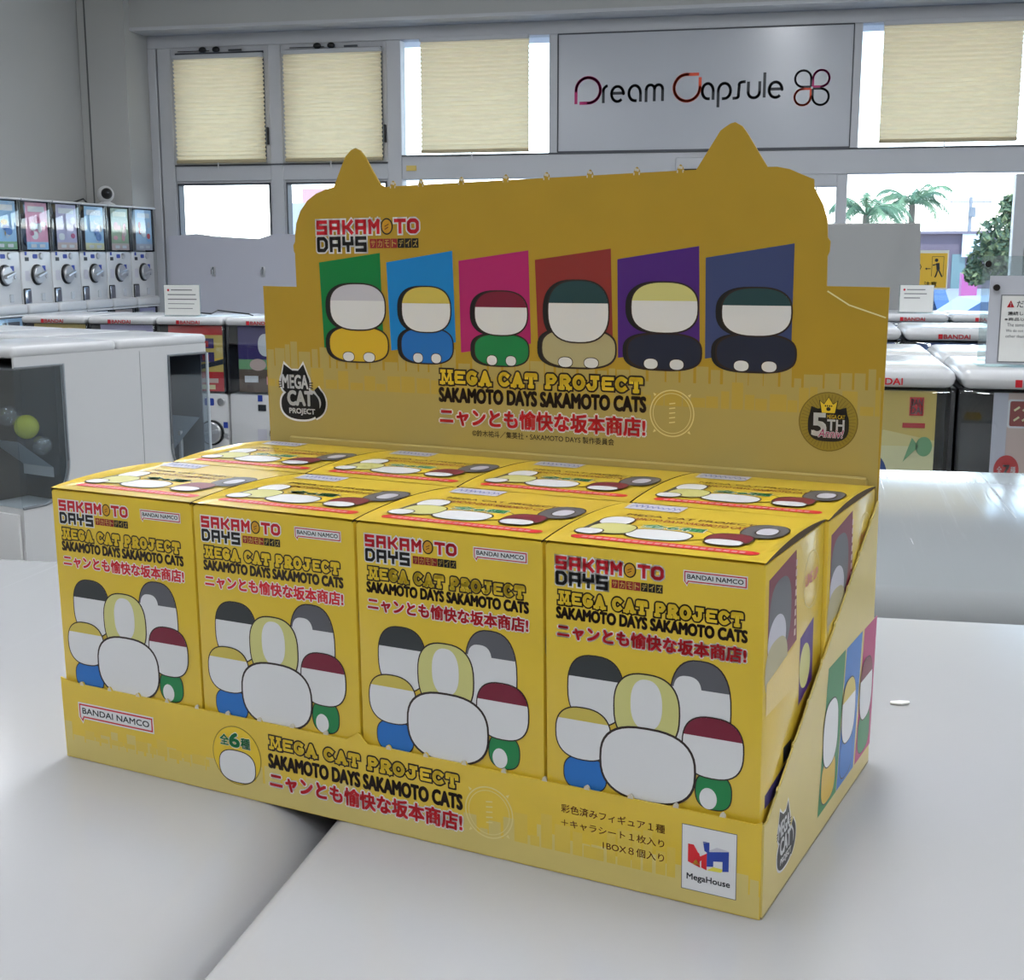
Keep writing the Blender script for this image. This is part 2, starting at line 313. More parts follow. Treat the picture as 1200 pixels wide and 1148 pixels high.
def compass(S, cx, cy, r, L=1):
    S.ring(cx, cy, r, r, r*.05, 'paleline', L); S.ring(cx, cy, r*.86, r*.86, r*.03, 'paleline', L)
    for k in range(4): a = radians(45+90*k); S.poly([(cx+r*1.05*cos(a-.06), cy+r*1.05*sin(a-.06)), (cx+r*1.05*cos(a+.06), cy+r*1.05*sin(a+.06)), (cx+r*1.2*cos(a), cy+r*1.2*sin(a))], 'paleline', L)
    for k in range(5): S.stroke([(cx-r*.12, cy-r*.4+k*r*.2), (cx+r*.15, cy-r*.36+k*r*.2)], r*.05, 'paleline', L)
def skyline(S, x0, x1, y0, y1, m, L, seed, down=False):    # a row of little house blocks
    rd = random.Random(seed); x = x0
    while x < x1:
        w = rd.uniform(2.5, 7); t = rd.uniform(.25, 1)
        S.rect(x, y0, min(x+w, x1), y0+(y1-y0)*t, m, L); x += w+rd.uniform(.3, 1.2)
def plush(S, cx, y0, y1, rx, top, face, L, e=2.5, fr=.5):      # plain two-tone rounded figure stand-in
    cy, ry = (y0+y1)/2, (y1-y0)/2; o = max(.35, rx*.045)
    S.sup(cx, cy, rx, ry, 'outline', L, e); S.sup(cx, cy, rx-o, ry-o, face, L+1, e)
    if top: S.sup(cx, cy, rx-o, ry-o, top, L+2, e, 180*(.5-fr), 180*(.5+fr))

# ------------------------------------------------------------------ room and window wall
def struct(name, b, **kw): return b.build(name, None, kind='structure', smooth=False, **kw)
XL, XR, YB, YW, ZC = -4.15, 3.6, -3.2, 7.42, 3.25
struct('floor', MB().box((XL-.1, YB-.1, -.1), (XR+.1, YW+.1, 0), FLOORM))
struct('ceiling', MB().box((XL-.1, YB-.1, ZC), (XR+.1, YW+.1, ZC+.1), CEILM))
struct('wall_left', MB().box((XL-.1, YB, 0), (XL, YW+.1, ZC), WALLM))
struct('wall_right', MB().box((XR, YB, 0), (XR+.1, YW+.1, ZC), WALLM))
struct('wall_back', MB().box((XL, YB-.1, 0), (XR, YB, ZC), WALLM))
b = MB().box((XL+.004, 7.13, 0), (-3.852, YW+.1, ZC), WALLM)
b.box((-4.10, 7.126, 1.9), (-4.092, 7.131, ZC), mat('dark corner joint', (96, 96, 96), .8))  # dark line of the joint in the wall corner
struct('column', b)
b = MB().box((-3.852, YW-.22, 2.885), (XR, YW+.1, ZC), WALLM); b.box((-3.852, YW-.23, 2.872), (XR, YW-.05, 2.89), ALU)
struct('beam', b)
YA, YZ = YW-.03, YW+.06          # frame thickness
def bars(lst): 
    b = MB()
    for x0, z0, x1, z1 in lst: b.box((x0, YA, z0), (x1, YZ, z1), ALU, .004, 1)
    return b
struct('trim_1', bars([(-3.852, 2.80, XR, 2.872)]))                                     # head rail
b = bars([(-3.70, 2.035, -2.286, 2.125), (-2.286, 2.03, XR, 2.16)])
b.box((-3.70, YA-.006, 2.122), (-2.37, YA+.03, 2.131), ALUD); b.box((-2.286, YA-.006, 2.158), (XR, YA+.03, 2.166), ALUD)
struct('trim_2', b)                                                                    # transom
b = bars([(-3.852, 0, -3.80, 2.80), (-3.79, 0, -3.705, 2.80)]); b.box((-3.803, YA+.03, 0), (-3.787, YZ, 2.8), ALUD)
struct('trim_3', b)
YA -= .005
struct('trim_4', bars([(-3.09, 0, -3.012, 2.80), (-2.37, 0, -2.286, 2.80), (-1.427, 2.16, -1.378, 2.80), (.207, 2.16, .25, 2.80), (1.125, 0, 1.19, 2.8)]))
YA += .005
def window(n, x0, z0, x1, z1, fr=.0, d=0):
    b = MB().box((x0, YW+.012+d, z0), (x1, YW+.018+d, z1), GLASS)
    o = struct('window_%d' % n, b)
    if fr:
        f = MB()
        for a in ((x0, z0, x0+fr, z1), (x1-fr, z0, x1, z1), (x0+fr, z0, x1-fr, z0+fr), (x0+fr, z1-fr, x1-fr, z1)): f.box((a[0], YA+.012+d, a[1]), (a[2], YZ-.012, a[3]), ALU)
        for a in ((x0+fr, z0+fr, x0+fr+.008, z1-fr), (x1-fr-.008, z0+fr, x1-fr, z1-fr), (x0+fr, z1-fr-.01, x1-fr, z1-fr)): f.box((a[0], YA+.002+d, a[1]), (a[2], YZ-.02, a[3]), ALUD)
        f.build('window_frame', o, smooth=False)
    return o
w1 = window(1, -3.705, 2.125, -3.09, 2.80, .03); w2 = window(2, -3.012, 2.125, -2.37, 2.80, .03); window(3, -2.286, 2.16, -1.427, 2.80); window(4, .25, 2.16, 1.125, 2.80); window(5, 1.19, 0, XR, 2.8)
for w, x0, x1 in ((w1, -3.70, -3.10), (w2, -3.0, -2.38)):
    b = MB(); c = (x0+x1)/2-.05
    for dx in (-.04, .045): b.ball((c+dx, YA-.014, 2.782), (.024, .016, .018), BLACK, 6)
    b.box((x0+.05, YA-.012, 2.775), (c, YA-.008, 2.779), BLACK); b.box((c+.12, YA-.01, 2.772), (c+.2, YA, 2.782), ALUD)
    b.build('window_latch', w)
    MB().box((x1-.012, YA-.01, 2.24), (x1, YA+.012, 2.34), BLACK, .003, 1).build('window_stay', w)
window(6, -3.705, .1, -3.09, 2.035, .012); window(7, -3.012, .1, -2.37, 2.035, .012)
window(8, -2.286, .1, .04, 2.03)
struct('trim_5', bars([(-3.70, 0, XR, .1), (.04, .1, .046, 1.98), (-.6, 1.965, .15, 2.03), (-.75, .1, -.69, 2.03)]))
dd = struct('door_1', bars([(.148, .1, .205, 2.03), (1.06, .1, 1.12, 2.02), (.205, .1, 1.06, .25)]))
MB().box((.205, YW+.012, .25), (1.06, YW+.018, 2.02), GLASS).build('glass_pane', dd, smooth=False)
b = MB(); b.tube([(1.055, YA-.05, .8), (1.055, YA-.05, 1.5)], .012, SILVER); b.tube([(1.055, YA, .85), (1.055, YA-.05, .85)], .008, SILVER); b.tube([(1.055, YA, 1.45), (1.055, YA-.05, 1.45)], .008, SILVER)
b.build('door_handle', dd)
b = MB().box((-.715, YA-.04, 2.06), (-.48, YA+.001, 2.128), ALU, .012, 2)
o = b.build('door_sensor', label='slim grey box on the transom under the shop sign', cat='sensor'); MB().box((-.70, YA-.042, 2.052), (-.50, YA-.01, 2.066), DARKP, .004, 1).build('sensor_lens', o)
MB().box((-2.26, YA-.004, 2.078), (-2.2, YA+.001, 2.108), I['sand']).build('warning_sticker', label='tiny yellow sticker at the left end of the transom', cat='sticker')

def blind(x0, z0, x1, z1, label, y=YA-.03):
    t = thing('pleated_blind', label, 'blind', T((x0, y, z0)), 'cream pleated blinds in the upper windows')
    n = 25; b = MB(); vs, fs = [], []; H = z1-z0-.02
    for k in range(2*n+1):
        z = .015+H*k/(2*n); d = .011 if k % 2 else -.011
        sag = .004*sin(k*1.7)
        vs += [(0, d, z), ((x1-x0)*.5, d, z-abs(sag)), (x1-x0, d, z)]
    for k in range(2*n): fs += [(3*k, 3*k+1, 3*k+4, 3*k+3), (3*k+1, 3*k+2, 3*k+5, 3*k+4)]
    b.add(vs, fs, BLIND); b.build('blind_fabric', t, smooth=False)
    MB().box((0, -.014, 0), (x1-x0, .014, .018), mat('blind rail', (176, 162, 130), .5), .004, 1).build('bottom_rail', t)
    MB().box((-.002, -.016, z1-z0-.012), (x1-x0+.002, .016, z1-z0+.012), ALU, .004, 1).build('head_rail', t)
    b = MB(); b.tube([((x1-x0)*.48, -.02, .0), ((x1-x0)*.48, -.02, -.035)], .004, WHITE, 6); b.build('pull_tab', t)
blind(-3.672, 2.138, -3.108, 2.742, 'cream pleated blind in the window beside the column')
blind(-2.985, 2.138, -2.392, 2.75, 'cream pleated blind second from the column')
blind(-2.16, 2.172, -1.535, 2.79, 'cream pleated blind just left of the shop sign')
blind(.355, 2.184, 1.045, 2.79, 'cream pleated blind just right of the shop sign')

# shop sign
sg = thing('shop_sign', 'white Dream Capsule sign panel above the glass front', 'sign', T((0, YA, 0)))
MB().box((-1.378, .0, 2.172), (.207, .05, 2.80), SIGNM).build('sign_board', sg, smooth=False)
b = MB()
for a in ((-1.378, 2.795, .207, 2.802), (-1.378, 2.166, .207, 2.173), (-1.38, 2.17, -1.373, 2.8), (.203, 2.17, .208, 2.8)): b.box((a[0], -.004, a[1]), (a[2], .0, a[3]), ALUD)
b.build('sign_edging', sg, smooth=False)
S = Sheet(lambda u, v, h: (u, -h, v), 1, .0006)
def tear(cx, cy, r, qx, qy, w, m):             # circle with one square corner at (qx,qy)
    a0 = {(1, 1): 90, (-1, 1): 180, (-1, -1): 270, (1, -1): 0}[(qx, qy)]
    p = arc(cx, cy, r, r, a0, a0+270, 24); q = (cx+qx*r, cy+qy*r); S.stroke([q]+p+[q], w, m, 2, rnd=True)
lw = .0155
S.stroke([(-1.275, 2.425)]+[(-1.275, 2.497)]+arc(-1.207, 2.497, .068, .068, 180, -90, 22)+[(-1.255, 2.429)], .0165, 'magenta', 2, rnd=True)
def ch_e(x0, x1): c, r = (x0+x1)/2, (x1-x0)/2-.007; S.stroke([(c-r, 2.478), (c+r, 2.478)]+arc(c, 2.474, r, .04, 0, 315, 18), lw, 'ink', 2, rnd=True)
def ch_a(x0, x1): c, r = (x0+x1)/2, (x1-x0)/2-.007; S.stroke([(x1-.007, 2.43)]+[(x1-.007, 2.478)]+arc(c, 2.476, r, .04, 0, 270, 16)+[(c+.012, 2.436)], lw, 'ink', 2, rnd=True)
S.stroke([(-1.122, 2.427), (-1.122, 2.49)]+arc(-1.097, 2.49, .025, .028, 180, 95, 6), lw, 'ink', 2, rnd=True)
ch_e(-1.084, -1.004); ch_a(-.988, -.910)
S.stroke([(-.886, 2.427), (-.886, 2.495)]+arc(-.863, 2.495, .022, .022, 180, 0, 8)+[(-.841, 2.43)], lw, 'ink', 2, rnd=True); S.stroke([(-.841, 2.495)]+arc(-.818, 2.495, .022, .022, 180, 0, 8)+[(-.796, 2.43)], lw, 'ink', 2, rnd=True)
S.build('dream_lettering', sg)
S = Sheet(lambda u, v, h: (u, -h, v), 1, .0006)
S.stroke([(-.6, 2.566), (-.66, 2.566)]+arc(-.664, 2.497, .07, .07, 90, 360, 22)+[(-.594, 2.55)], .0165, 'orange', 2, rnd=True)
ch_a(-.588, -.515)
S.stroke([(-.495, 2.39), (-.495, 2.475)]+arc(-.462, 2.475, .033, .04, 180, -90, 14)+[(-.475, 2.435)], lw, 'ink', 2, rnd=True)
S.stroke([(-.418, 2.435), (-.4, 2.436)]+arc(-.4, 2.448, .014, .012, -90, 20, 4)+[(-.385, 2.48)]+arc(-.365, 2.505, .02, .014, 200, 90, 5)+[(-.35, 2.52)], lw, 'ink', 2, rnd=True)
S.stroke([(-.335, 2.52), (-.335, 2.46)]+arc(-.305, 2.463, .03, .028, 180, 360, 8)+[(-.275, 2.52)], lw, 'ink', 2, rnd=True)
S.stroke([(-.25, 2.435), (-.25, 2.565)], lw, 'ink', 2, rnd=True); ch_e(-.232, -.15)
S.build('capsule_lettering', sg)
S = Sheet(lambda u, v, h: (u, -h, v), 1, .0006)
tear(-.048, 2.527, .042, 1, -1, .0115, 'ink'); tear(.046, 2.527, .042, -1, -1, .0115, 'magenta'); tear(-.048, 2.432, .042, 1, 1, .0115, 'orange'); tear(.046, 2.432, .042, -1, 1, .0115, 'ink')
S.build('loop_logo', sg)

# ceiling lamps
def lamp(x, y, L, label, along='X'):
    t = thing('ceiling_light', label, 'ceiling light', T((x, y, ZC)) @ (RZ(90) if along == 'Y' else RZ(0)), 'long fluorescent ceiling lights')
    MB().box((-L/2, -.11, -.05), (L/2, .11, 0), WHITE, .01, 1).build('housing', t)
    MB().box((-L/2+.02, -.085, -.062), (L/2-.02, .085, -.05), mat('lamp diffuser', (252, 252, 252), .5, emit=(246, 250, 255), estr=LAMP_STRENGTH)).build('diffuser', t, smooth=False)
for x, y in ((-2.6, -1.3), (-.2, -1.3), (2.2, -1.3), (-2.6, .9), (-.2, .9), (2.2, .9), (-2.6, 3.0), (-.2, 3.0), (2.2, 3.0), (-2.6, 5.1), (-.2, 5.1), (2.2, 5.1)): lamp(x, y, 1.25, 'long white fluorescent ceiling light', 'Y')  # the unseen row behind the camera is added to brighten the box fronts

# ------------------------------------------------------------------ capsule machines
def poster(parent, x0, z0, x1, z1, y, bgc, seed, cols, extra=None):
    S = Sheet(lambda u, v, h: (u, y-h, v), 1, .0006)
    MB().box((x0, y, z0), (x1, y+.002, z1), PAPER)
    w, h = x1-x0, z1-z0; rd = random.Random(seed)
    S.rect(x0, z0, x1, z1, bgc, 0)
    if extra: extra(S, x0, z0, w, h)
    else:
        S.rect(x0+w*.12, z0+h*.80, x0+w*.88, z0+h*.92, cols[0], 1, r=h*.02)
        S.rect(x0, z0, x1, z0+h*.16, cols[-1], 1)
        for k in range(7): S.sup(x0+w*rd.uniform(.2, .8), z0+h*rd.uniform(.26, .7), w*rd.uniform(.07, .16), h*rd.uniform(.05, .1), rd.choice(cols), 2+k, rd.choice((2, 2.6)))
        for k in range(2): S.rect(x0+w*(.15+.4*k), z0+h*.04, x0+w*(.4+.4*k), z0+h*.11, 'white', 9)
    return S.build('poster', parent)
def unit(t, w, d, hb, hc, hl, knob=0.0, sgn=1, foot=0.0, lidgap=.003, logo=True, brand_x=0.0, open_case=True):
    # front faces -Y at y=0; body 0..hb, clear case hb..hb+hc, lid hb+hc..hb+hc+hl; a plinth reaches down to -foot
    x0, x1 = -w/2, w/2
    b = MB().box((x0+.002, .012, 0), (x1-.002, d, hb), WHITE, .012, 2)
    b.box((x0+.004, -.018, .0), (x1-.004, .06, .05), WHITE, .014, 3)      # lip under the outlet
    if foot: b.box((x0+.006, .03, -foot), (x1-.006, d-.01, .0), WHITE)
    body = b.build('body', t)
    b = MB(); z0, z1 = hb, hb+hc
    b.box((x0+.012, .09, z0), (x1-.012, d-.004, z1), DARKP)               # dark store behind the card
    b.box((x0+.002, .006, z0), (x0+.012, d-.01, z1), DARKP); b.box((x1-.012, .006, z0), (x1-.002, d-.01, z1), DARKP)
    b.build('capsule_store', t, smooth=False)
    if open_case: MB().box((x0+.001, .0, z0+.004), (x1-.001, .09, z1-.002), CASE, .01, 2).build('clear_case', t)
    _l = MB().box((x0+lidgap, -.014, z1), (x1-lidgap, d, z1+hl), LIDM, min(.03, hl*.48), 3)
    lid = _l.build('lid', t)
    if logo:
        S = Sheet(lambda u, v, h: (u, -.0146-h, v), 1, .0004); zc = z1+hl*.34; c = brand_x
        S.rect(c-.052, zc-.008, c-.038, zc+.008, 'red', 1); S.text('BANDAI', c-.034, zc-.007, c+.05, zc+.007, 'red', 1, .03); S.build('maker_logo', lid)
    k = knob; zk = hb*.62
    b = MB().lathe([(.052, .012), (.052, .004), (.049, .001)], BLACK, (k, 0, zk)); b.lathe([(.045, .006), (.045, -.006), (.041, -.01)], SILVER, (k, 0, zk)); b.box((k-.008, -.028, zk-.04), (k+.008, -.008, zk+.04), SILVER, .005, 2, T((k, 0, zk)) @ Matrix.Rotation(radians(75), 4, 'Y') @ T((-k, 0, -zk)))
    b.build('dial_knob', body)
    b = MB().box((k-.095*sgn-.026, .004, .035), (k-.095*sgn+.03, .02, .12), CHROME, .006, 2); b.box((k-.095*sgn-.03, .008, .03), (k-.095*sgn+.034, .016, .125), BLACK, .004, 1); b.build('outlet', body)
    b = MB().lathe([(.017, .014), (.017, .006), (.013, .003)], SILVER, (k+.045*sgn, 0, hb*.92)); b.build('coin_slot', body)
    MB().lathe([(.010, .014), (.010, .006)], SILVER, (min(k+.085*sgn, w/2-.014), 0, zk-.01)).build('lock', body); MB().box((k+.03, .006, .06), (k+.06, .014, .1), mat('pale grey plastic', (190, 194, 200), .4), .003, 1).build('coin_return', body)
    for a in ((k-.03, hb*.88, k+.012, hb*.95, 'label', .006), (k+.05*sgn, zk+.02, min(k+.08*sgn, w/2-.006), zk+.045, 'label', 0), (k-.1*sgn, hb*.84, k-.065*sgn, hb*.9, 'ink', 0), (k-.1*sgn, hb*.93, k-.08*sgn, hb*.99, 'label', 0), (k-.105*sgn, zk-.03, k-.065*sgn, zk+.02, 'lgrey', 0)):
        S = Sheet(lambda u, v, h: (u, .011-h, v), 1, .0005); S.rect(*a[:5], 1, r=a[5]); S.build('label_sticker', body)
# machines on the left wall, two tiers
PAL = [('sky', ['white', 'bgold', 'pastelb', 'blue', 'sgreen'], 'pale blue'), ('pastelp', ['white', 'lpink', 'pastelb', 'pink', 'sky'], 'pink'), ('lilac', ['white', 'lgrey', 'pink', 'lilac', 'rose'], 'lilac'),
       ('sky', ['white', 'pastelb', 'blue', 'white', 'cream'], 'bright blue'), ('leaf', ['cream', 'sgreen', 'lpink', 'leaf', 'rose'], 'green'), ('pastelb', ['white', 'sky', 'red', 'blue', 'lgrey'], 'blue and white')]
LOW = [('pastelb', ['ink', 'white', 'label', 'sky'], 'light blue'), ('sand', ['brown', 'cream', 'gold', 'red'], 'tan'), ('lpink', ['white', 'pink', 'lilac', 'rose'], 'rose'), ('lgrey', ['white', 'pastelb', 'grey', 'lilac'], 'grey'), ('rose', ['white', 'pink', 'cream', 'lpink'], 'pale pink'), ('lilac', ['white', 'lpink', 'lilac', 'pink'], 'violet')]
ORD = ['sixth', 'fifth', 'fourth', 'third', 'second', 'first']
proto = None
for tier, pals in ((1, PAL), (0, LOW)):
    for k in range(6):
        y = 5.745+.277*k; M = T((-3.79, y, .745 if tier == 0 else 1.312)) @ RZ(90)
        lab = '%s white wall machine from the corner, %s tier, with %s poster' % (ORD[k], 'top' if tier else 'lower', pals[k][2])
        if proto is None or (tier == 0 and k == 0):
            proto = t = thing('capsule_machine', lab, 'capsule machine', M, 'capsule machines along the left wall')
            unit(t, .274, .34, .31, .245, .012, knob=-.005, foot=0 if tier else .742, logo=False)
        else: t = dup(proto, M, lab, skip=('poster',))
        poster(t, -.075, .318, .118, .55, .012, pals[k][0], k+10*tier, pals[k][1])
# the row of machines facing us in front of the left windows
def red_poster(S, x, z, w, h):
    S.rect(x, z, x+w, z+h*.3, 'pred', 1); S.rect(x, z+h*.86, x+w, z+h, 'pred', 1); S.poly([(x, z+h*.3), (x+w, z+h*.5), (x+w, z+h*.42), (x, z+h*.22)], 'ink', 2); S.poly([(x, z+h*.31), (x+w, z+h*.53), (x+w, z+h*.5), (x, z+h*.28)], 'caution', 3)
    for i in range(2):
        for j in range(2): S.rect(x+w*(.12+.44*i), z+h*(.45+.21*j), x+w*(.4+.44*i), z+h*(.6+.21*j), 'dpurple', 4); S.rect(x+w*(.18+.44*i), z+h*(.47+.21*j), x+w*(.3+.44*i), z+h*(.56+.21*j), 'pred', 5)
    for i in range(2): S.rect(x+w*(.1+.42*i), z+h*.03, x+w*(.42+.42*i), z+h*.1, 'cream', 2)
    S.rect(x+w*.1, z+h*.13, x+w*.9, z+h*.2, 'rose', 2)
def night_poster(S, x, z, w, h):
    S.rect(x, z, x+w, z+h*.35, 'soil', 1); S.rect(x, z+h*.35, x+w, z+h*.5, 'sgreen', 1); S.sup(x+w*.5, z+h*.72, w*.14, h*.17, 'white', 2, 2.3); S.sup(x+w*.35, z+h*.42, w*.15, h*.09, 'rose', 2); S.sup(x+w*.75, z+h*.45, w*.15, h*.09, 'lgrey', 2)
    S.rect(x+w*.1, z+h*.15, x+w*.35, z+h*.25, 'white', 2); S.rect(x+w*.5, z+h*.12, x+w*.8, z+h*.24, 'lpink', 2)
def yellow_poster(S, x, z, w, h):
    S.rect(x+w*.1, z+h*.1, x+w*.9, z+h*.9, 'caution', 1); 
    for k in range(4): S.sup(x+w*(.2+.2*k), z+h*.5, w*.08, h*.1, 'cream', 2)
rowl = None
for k, (lab, bgc, ex) in enumerate((('leftmost lid of the row facing us below the left windows, yellow poster', 'sand', yellow_poster), ('white lidded machine with purple and pink poster, second in the row by the left windows', 'lilac', None),
                                    ('white lidded machine with red and yellow poster, under the windows', 'sand', red_poster), ('white lidded machine with dark purple night poster, partly behind the yellow display', 'dpurple', night_poster))):
    x = -3.03+.3037*k; M = T((x, 4.9, .62))
    if rowl is None:
        rowl = t = thing('capsule_machine', lab, 'capsule machine', M, 'capsule machines in a row below the left windows'); unit(t, .302, .4, .428, .275, .032, knob=.076, foot=.618)
    else: t = dup(rowl, M, lab, skip=('poster',))
    poster(t, -.101, .435, .135, .70, .012, bgc, 40+k, ['white', 'pink', 'lpink', 'dpurple'], ex)
# rows on the right: four rows of lids, all machines facing us
def bean_poster(S, x, z, w, h):
    S.rect(x, z, x+w, z+h*.55, 'cream', 1); S.poly([(x, z+h*.55), (x+w*.5, z+h*.68), (x+w, z+h*.6), (x+w, z+h*.55)], 'paleline', 2); S.sup(x+w*.35, z+h*.3, w*.2, h*.2, 'dblue', 3); S.sup(x+w*.68, z+h*.12, w*.16, h*.07, 'choc', 3); S.rect(x+w*.58, z+h*.27, x+w*.93, z+h*.35, 'sky', 3, r=h*.03)
    S.rect(x+w*.74, z+h*.8, x+w*.88, z+h*.95, 'red', 3); S.text('BAN', x+w*.755, z+h*.88, x+w*.865, z+h*.935, 'white', 4, .03); S.text('DAI', x+w*.755, z+h*.815, x+w*.865, z+h*.87, 'white', 4, .03)
    S.poly([(x+w*.7, z+h*.42), (x+w*.78, z+h*.62), (x+w*.85, z+h*.55)], 'sgreen', 3); S.sup(x+w*.9, z+h*.55, w*.08, h*.08, 'sgreen', 3); S.rect(x+w*.68, z+h*.7, x+w*.9, z+h*.74, 'pred', 3)
def toy_poster(S, x, z, w, h):
    S.rect(x, z, x+w*.14, z+h, 'lgrey', 1); S.rect(x+w*.14, z+h*.72, x+w*.38, z+h*.95, 'white', 2, r=h*.02); S.rect(x+w*.16, z+h*.735, x+w*.36, z+h*.935, 'brick', 3, r=h*.015)
    for a, b_ in ((.2, .86), (.28, .86), (.2, .78), (.28, .78)): S.stroke([(x+w*a, z+h*b_), (x+w*(a+.05), z+h*(b_+.03))], w*.02, 'cream', 4)
    S.sup(x+w*.16, z+h*.38, w*.12, h*.12, 'pred', 3); S.text('7', x+w*.13, z+h*.34, x+w*.19, z+h*.42, 'white', 4, .03); S.text('全', x+w*.07, z+h*.35, x+w*.12, z+h*.41, 'white', 4); S.text('種', x+w*.2, z+h*.35, x+w*.25, z+h*.41, 'white', 4)
    S.ring(x+w*.42, z+h*.38, w*.07, h*.1, w*.012, 'soil', 2); S.sup(x+w*.44, z+h*.16, w*.1, h*.11, 'lilac', 2); S.sup(x+w*.16, z+h*.04, w*.12, h*.06, 'caution', 2); S.sup(x+w*.3, z+h*.62, w*.07, h*.05, 'rose', 2)
row1 = None
for k, (x, bx, lab, bgc, ex) in enumerate(((.165, -.065, 'front white lidded machine with yellow poster, right of the display', 'sand', bean_poster), (.497, .0, 'front white lidded machine with pinkish poster, at the right edge', 'rose', toy_poster))):
    M = T((x, 2.94, .62))
    if row1 is None:
        row1 = t = thing('capsule_machine', lab, 'capsule machine', M, 'capsule machines in rows beyond the lids on the right'); unit(t, .33, .40, .413, .285, .042, foot=.618, lidgap=.004)
    else: t = dup(row1, M, lab, skip=('poster',))
    poster(t, -.09, .42, .125, .69, .012, bgc, 60+k, ['white', 'pink'], ex)
for k, (x, lab) in enumerate(((.165, 'rear lid backing onto the yellow poster machine, facing away'), (.497, 'rear lid behind the notice stand, facing away'))):
    dup(row1, T((x, 3.76, .62)) @ RZ(180), lab, skip=('poster', 'maker_logo'))
for k, (x, lab) in enumerate(((.165, 'second row lid half hidden by the display edge'), (.497, 'second row lid with red lettering and blue poster in clear view'), (.829, 'second row lid seen through the acrylic stand'))):
    t = dup(row1, T((x, 4.61, .62)), lab, skip=('poster',)); poster(t, -.12, .42, .145, .69, .012, 'dblue', 70+k, ['pastelb', 'navy', 'label', 'dblue'])
for k, (x, lab) in enumerate(((.455, 'farthest lid row before the glass door, under the white notice'), (.76, 'farthest lid row before the parked car, beside the acrylic stand'))):
    t = dup(rowl, T((x, 5.83, .62)), lab, 'capsule machines in rows beyond the lids on the right', skip=('poster',)); poster(t, -.1, .43, .13, .70, .012, 'lgrey', 80+k, ['white', 'grey', 'lilac'])

# big rounded machines seen from the side, left
def big_machine(M, label, flip=1):
    # origin on the floor at the middle of its back; front towards +Y, side wall at x=0 facing +X, body goes to -X
    t = thing('tall_capsule_machine', label, 'capsule machine', M, 'tall white machines standing back to back')
    w, d, H = .34, .372, 1.345
    def side(off, hole):
        pass
    ybot, yw = .90, .205                     # window opening in the side wall
    wz0, wz1, wy0 = .878, H-.062, .205
    outer = [(0, 0), (d, 0), (d, wz0)] + [(wy0+.10+(-.10)*sin(radians(a)), wz0+.12-.12*cos(radians(a))) for a in range(0, 91, 9)] + [(wy0+.002, wz1), (d, wz1), (d, H-.03), (0, H-.03)]
    b = MB()
    for x0, x1 in ((-.008, 0), (-w, -w+.008)): b.prism(outer, 0, x0, x1, WHITE)
    b.box((-w+.008, 0, 0), (-.008, .01, H-.03), WHITE); b.box((-w+.008, d-.012, 0), (-.008, d, wz0), WHITE)
    b.box((.0, .088, .0), (.0015, .0895, H-.04), mat('panel seam', (176, 178, 180), .5)); b.box((-w+.01, .01, wz0-.01), (-.01, d-.012, wz0), WHITE)
    b.build('cabinet', t, smooth=False)
    MB().box((-w-.003, .0005, H-.034), (.003, d+.006, H), LIDM, .014, 3).build('lid', t)
    g = MB(); g.prism([(d+.004, wz0-.004)]+[(wy0+.095-.10*sin(radians(a)), wz0+.116-.12*cos(radians(a))) for a in range(0, 91, 9)]+[(wy0-.004, wz1+.004), (d+.004, wz1+.004)], 0, .0006, .0036, CASE); g.box((-w, d+.002, wz0), (.002, d+.005, wz1), CASE)
    g.build('side_window', t, smooth=False)
    g = MB(); 
    rim = [(wy0+.10-.10*sin(radians(a)), wz0+.12-.12*cos(radians(a))) for a in range(0, 91, 9)]+[(wy0+.002, wz1)]
    g.tube([(.001, d, wz0)]+[(.001, p, q) for p, q in rim]+[(.001, d, wz1)], .004, mat('window rim grey', (120, 122, 126), .4), 6); g.tube([(.002, d+.002, wz0), (.002, d+.002, wz1)], .005, mat('clear edge', (190, 198, 206), .2), 6); g.build('window_rim', t)
    c = MB().box((-w+.012, .02, wz0), (-.012, wy0+.02, wz1), DARKP); c.box((-.17, wy0, wz0), (-.16, d-.02, wz1), mat('store back', (52, 50, 48), .5)); c.box((-w+.02, wy0+.02, wz1-.006), (-.012, d-.01, wz1), mat('store top', (70, 74, 80), .5)); c.build('store_wall', t, smooth=False); MB().box((-w+.016, d-.012, wz0), (-.014, d-.008, wz1), mat('card back grey', (98, 102, 110), .4)).build('display_card', t)
    r = MB(); r.add([(-w+.03, wy0+.03, wz0+.10), (-.02, wy0+.03, wz0+.10), (-.02, d-.02, wz0+.19), (-w+.03, d-.02, wz0+.19)], [(0, 1, 2, 3)], mat('store ramp', (150, 162, 174), .3)); r.add([(-w+.03, wy0+.03, wz0+.10), (-.02, wy0+.03, wz0+.10), (-.02, wy0+.03, wz0+.07), (-w+.03, wy0+.03, wz0+.07)], [(0, 1, 2, 3)], WHITE); r.box((-.05, d-.09, wz0), (-.04, d-.08, wz0+.15), WHITE); r.build('capsule_ramp', t, smooth=False)
    k = MB(); k.box((-w+.01, d, .52), (-.01, d+.012, .86), WHITE, .006, 2); k.lathe([(.05, d+.01), (.05, d+.03), (.04, d+.04)], SILVER, (-.17, 0, .7)); k.build('control_panel', t)
    q = Sheet(lambda u, v, h: (u, d+.0125+h, v), 1, .0006); q.rect(-.045, .755, -.015, .795, 'label', 1); q.text('100', -.043, .765, -.017, .785, 'white', 2, .02); q.build('price_sticker', t)
    k = MB().lathe([(.014, d+.012), (.014, d+.016), (.010, d+.018)], SILVER, (-.032, 0, .715)); k.build('coin_lock', t)
    return t
SE = Vector((-2.056, 3.66, 0)); A = -20
bm1 = big_machine(T(SE) @ RZ(A), 'tall white machine, far one of the back to back pair, empty window')
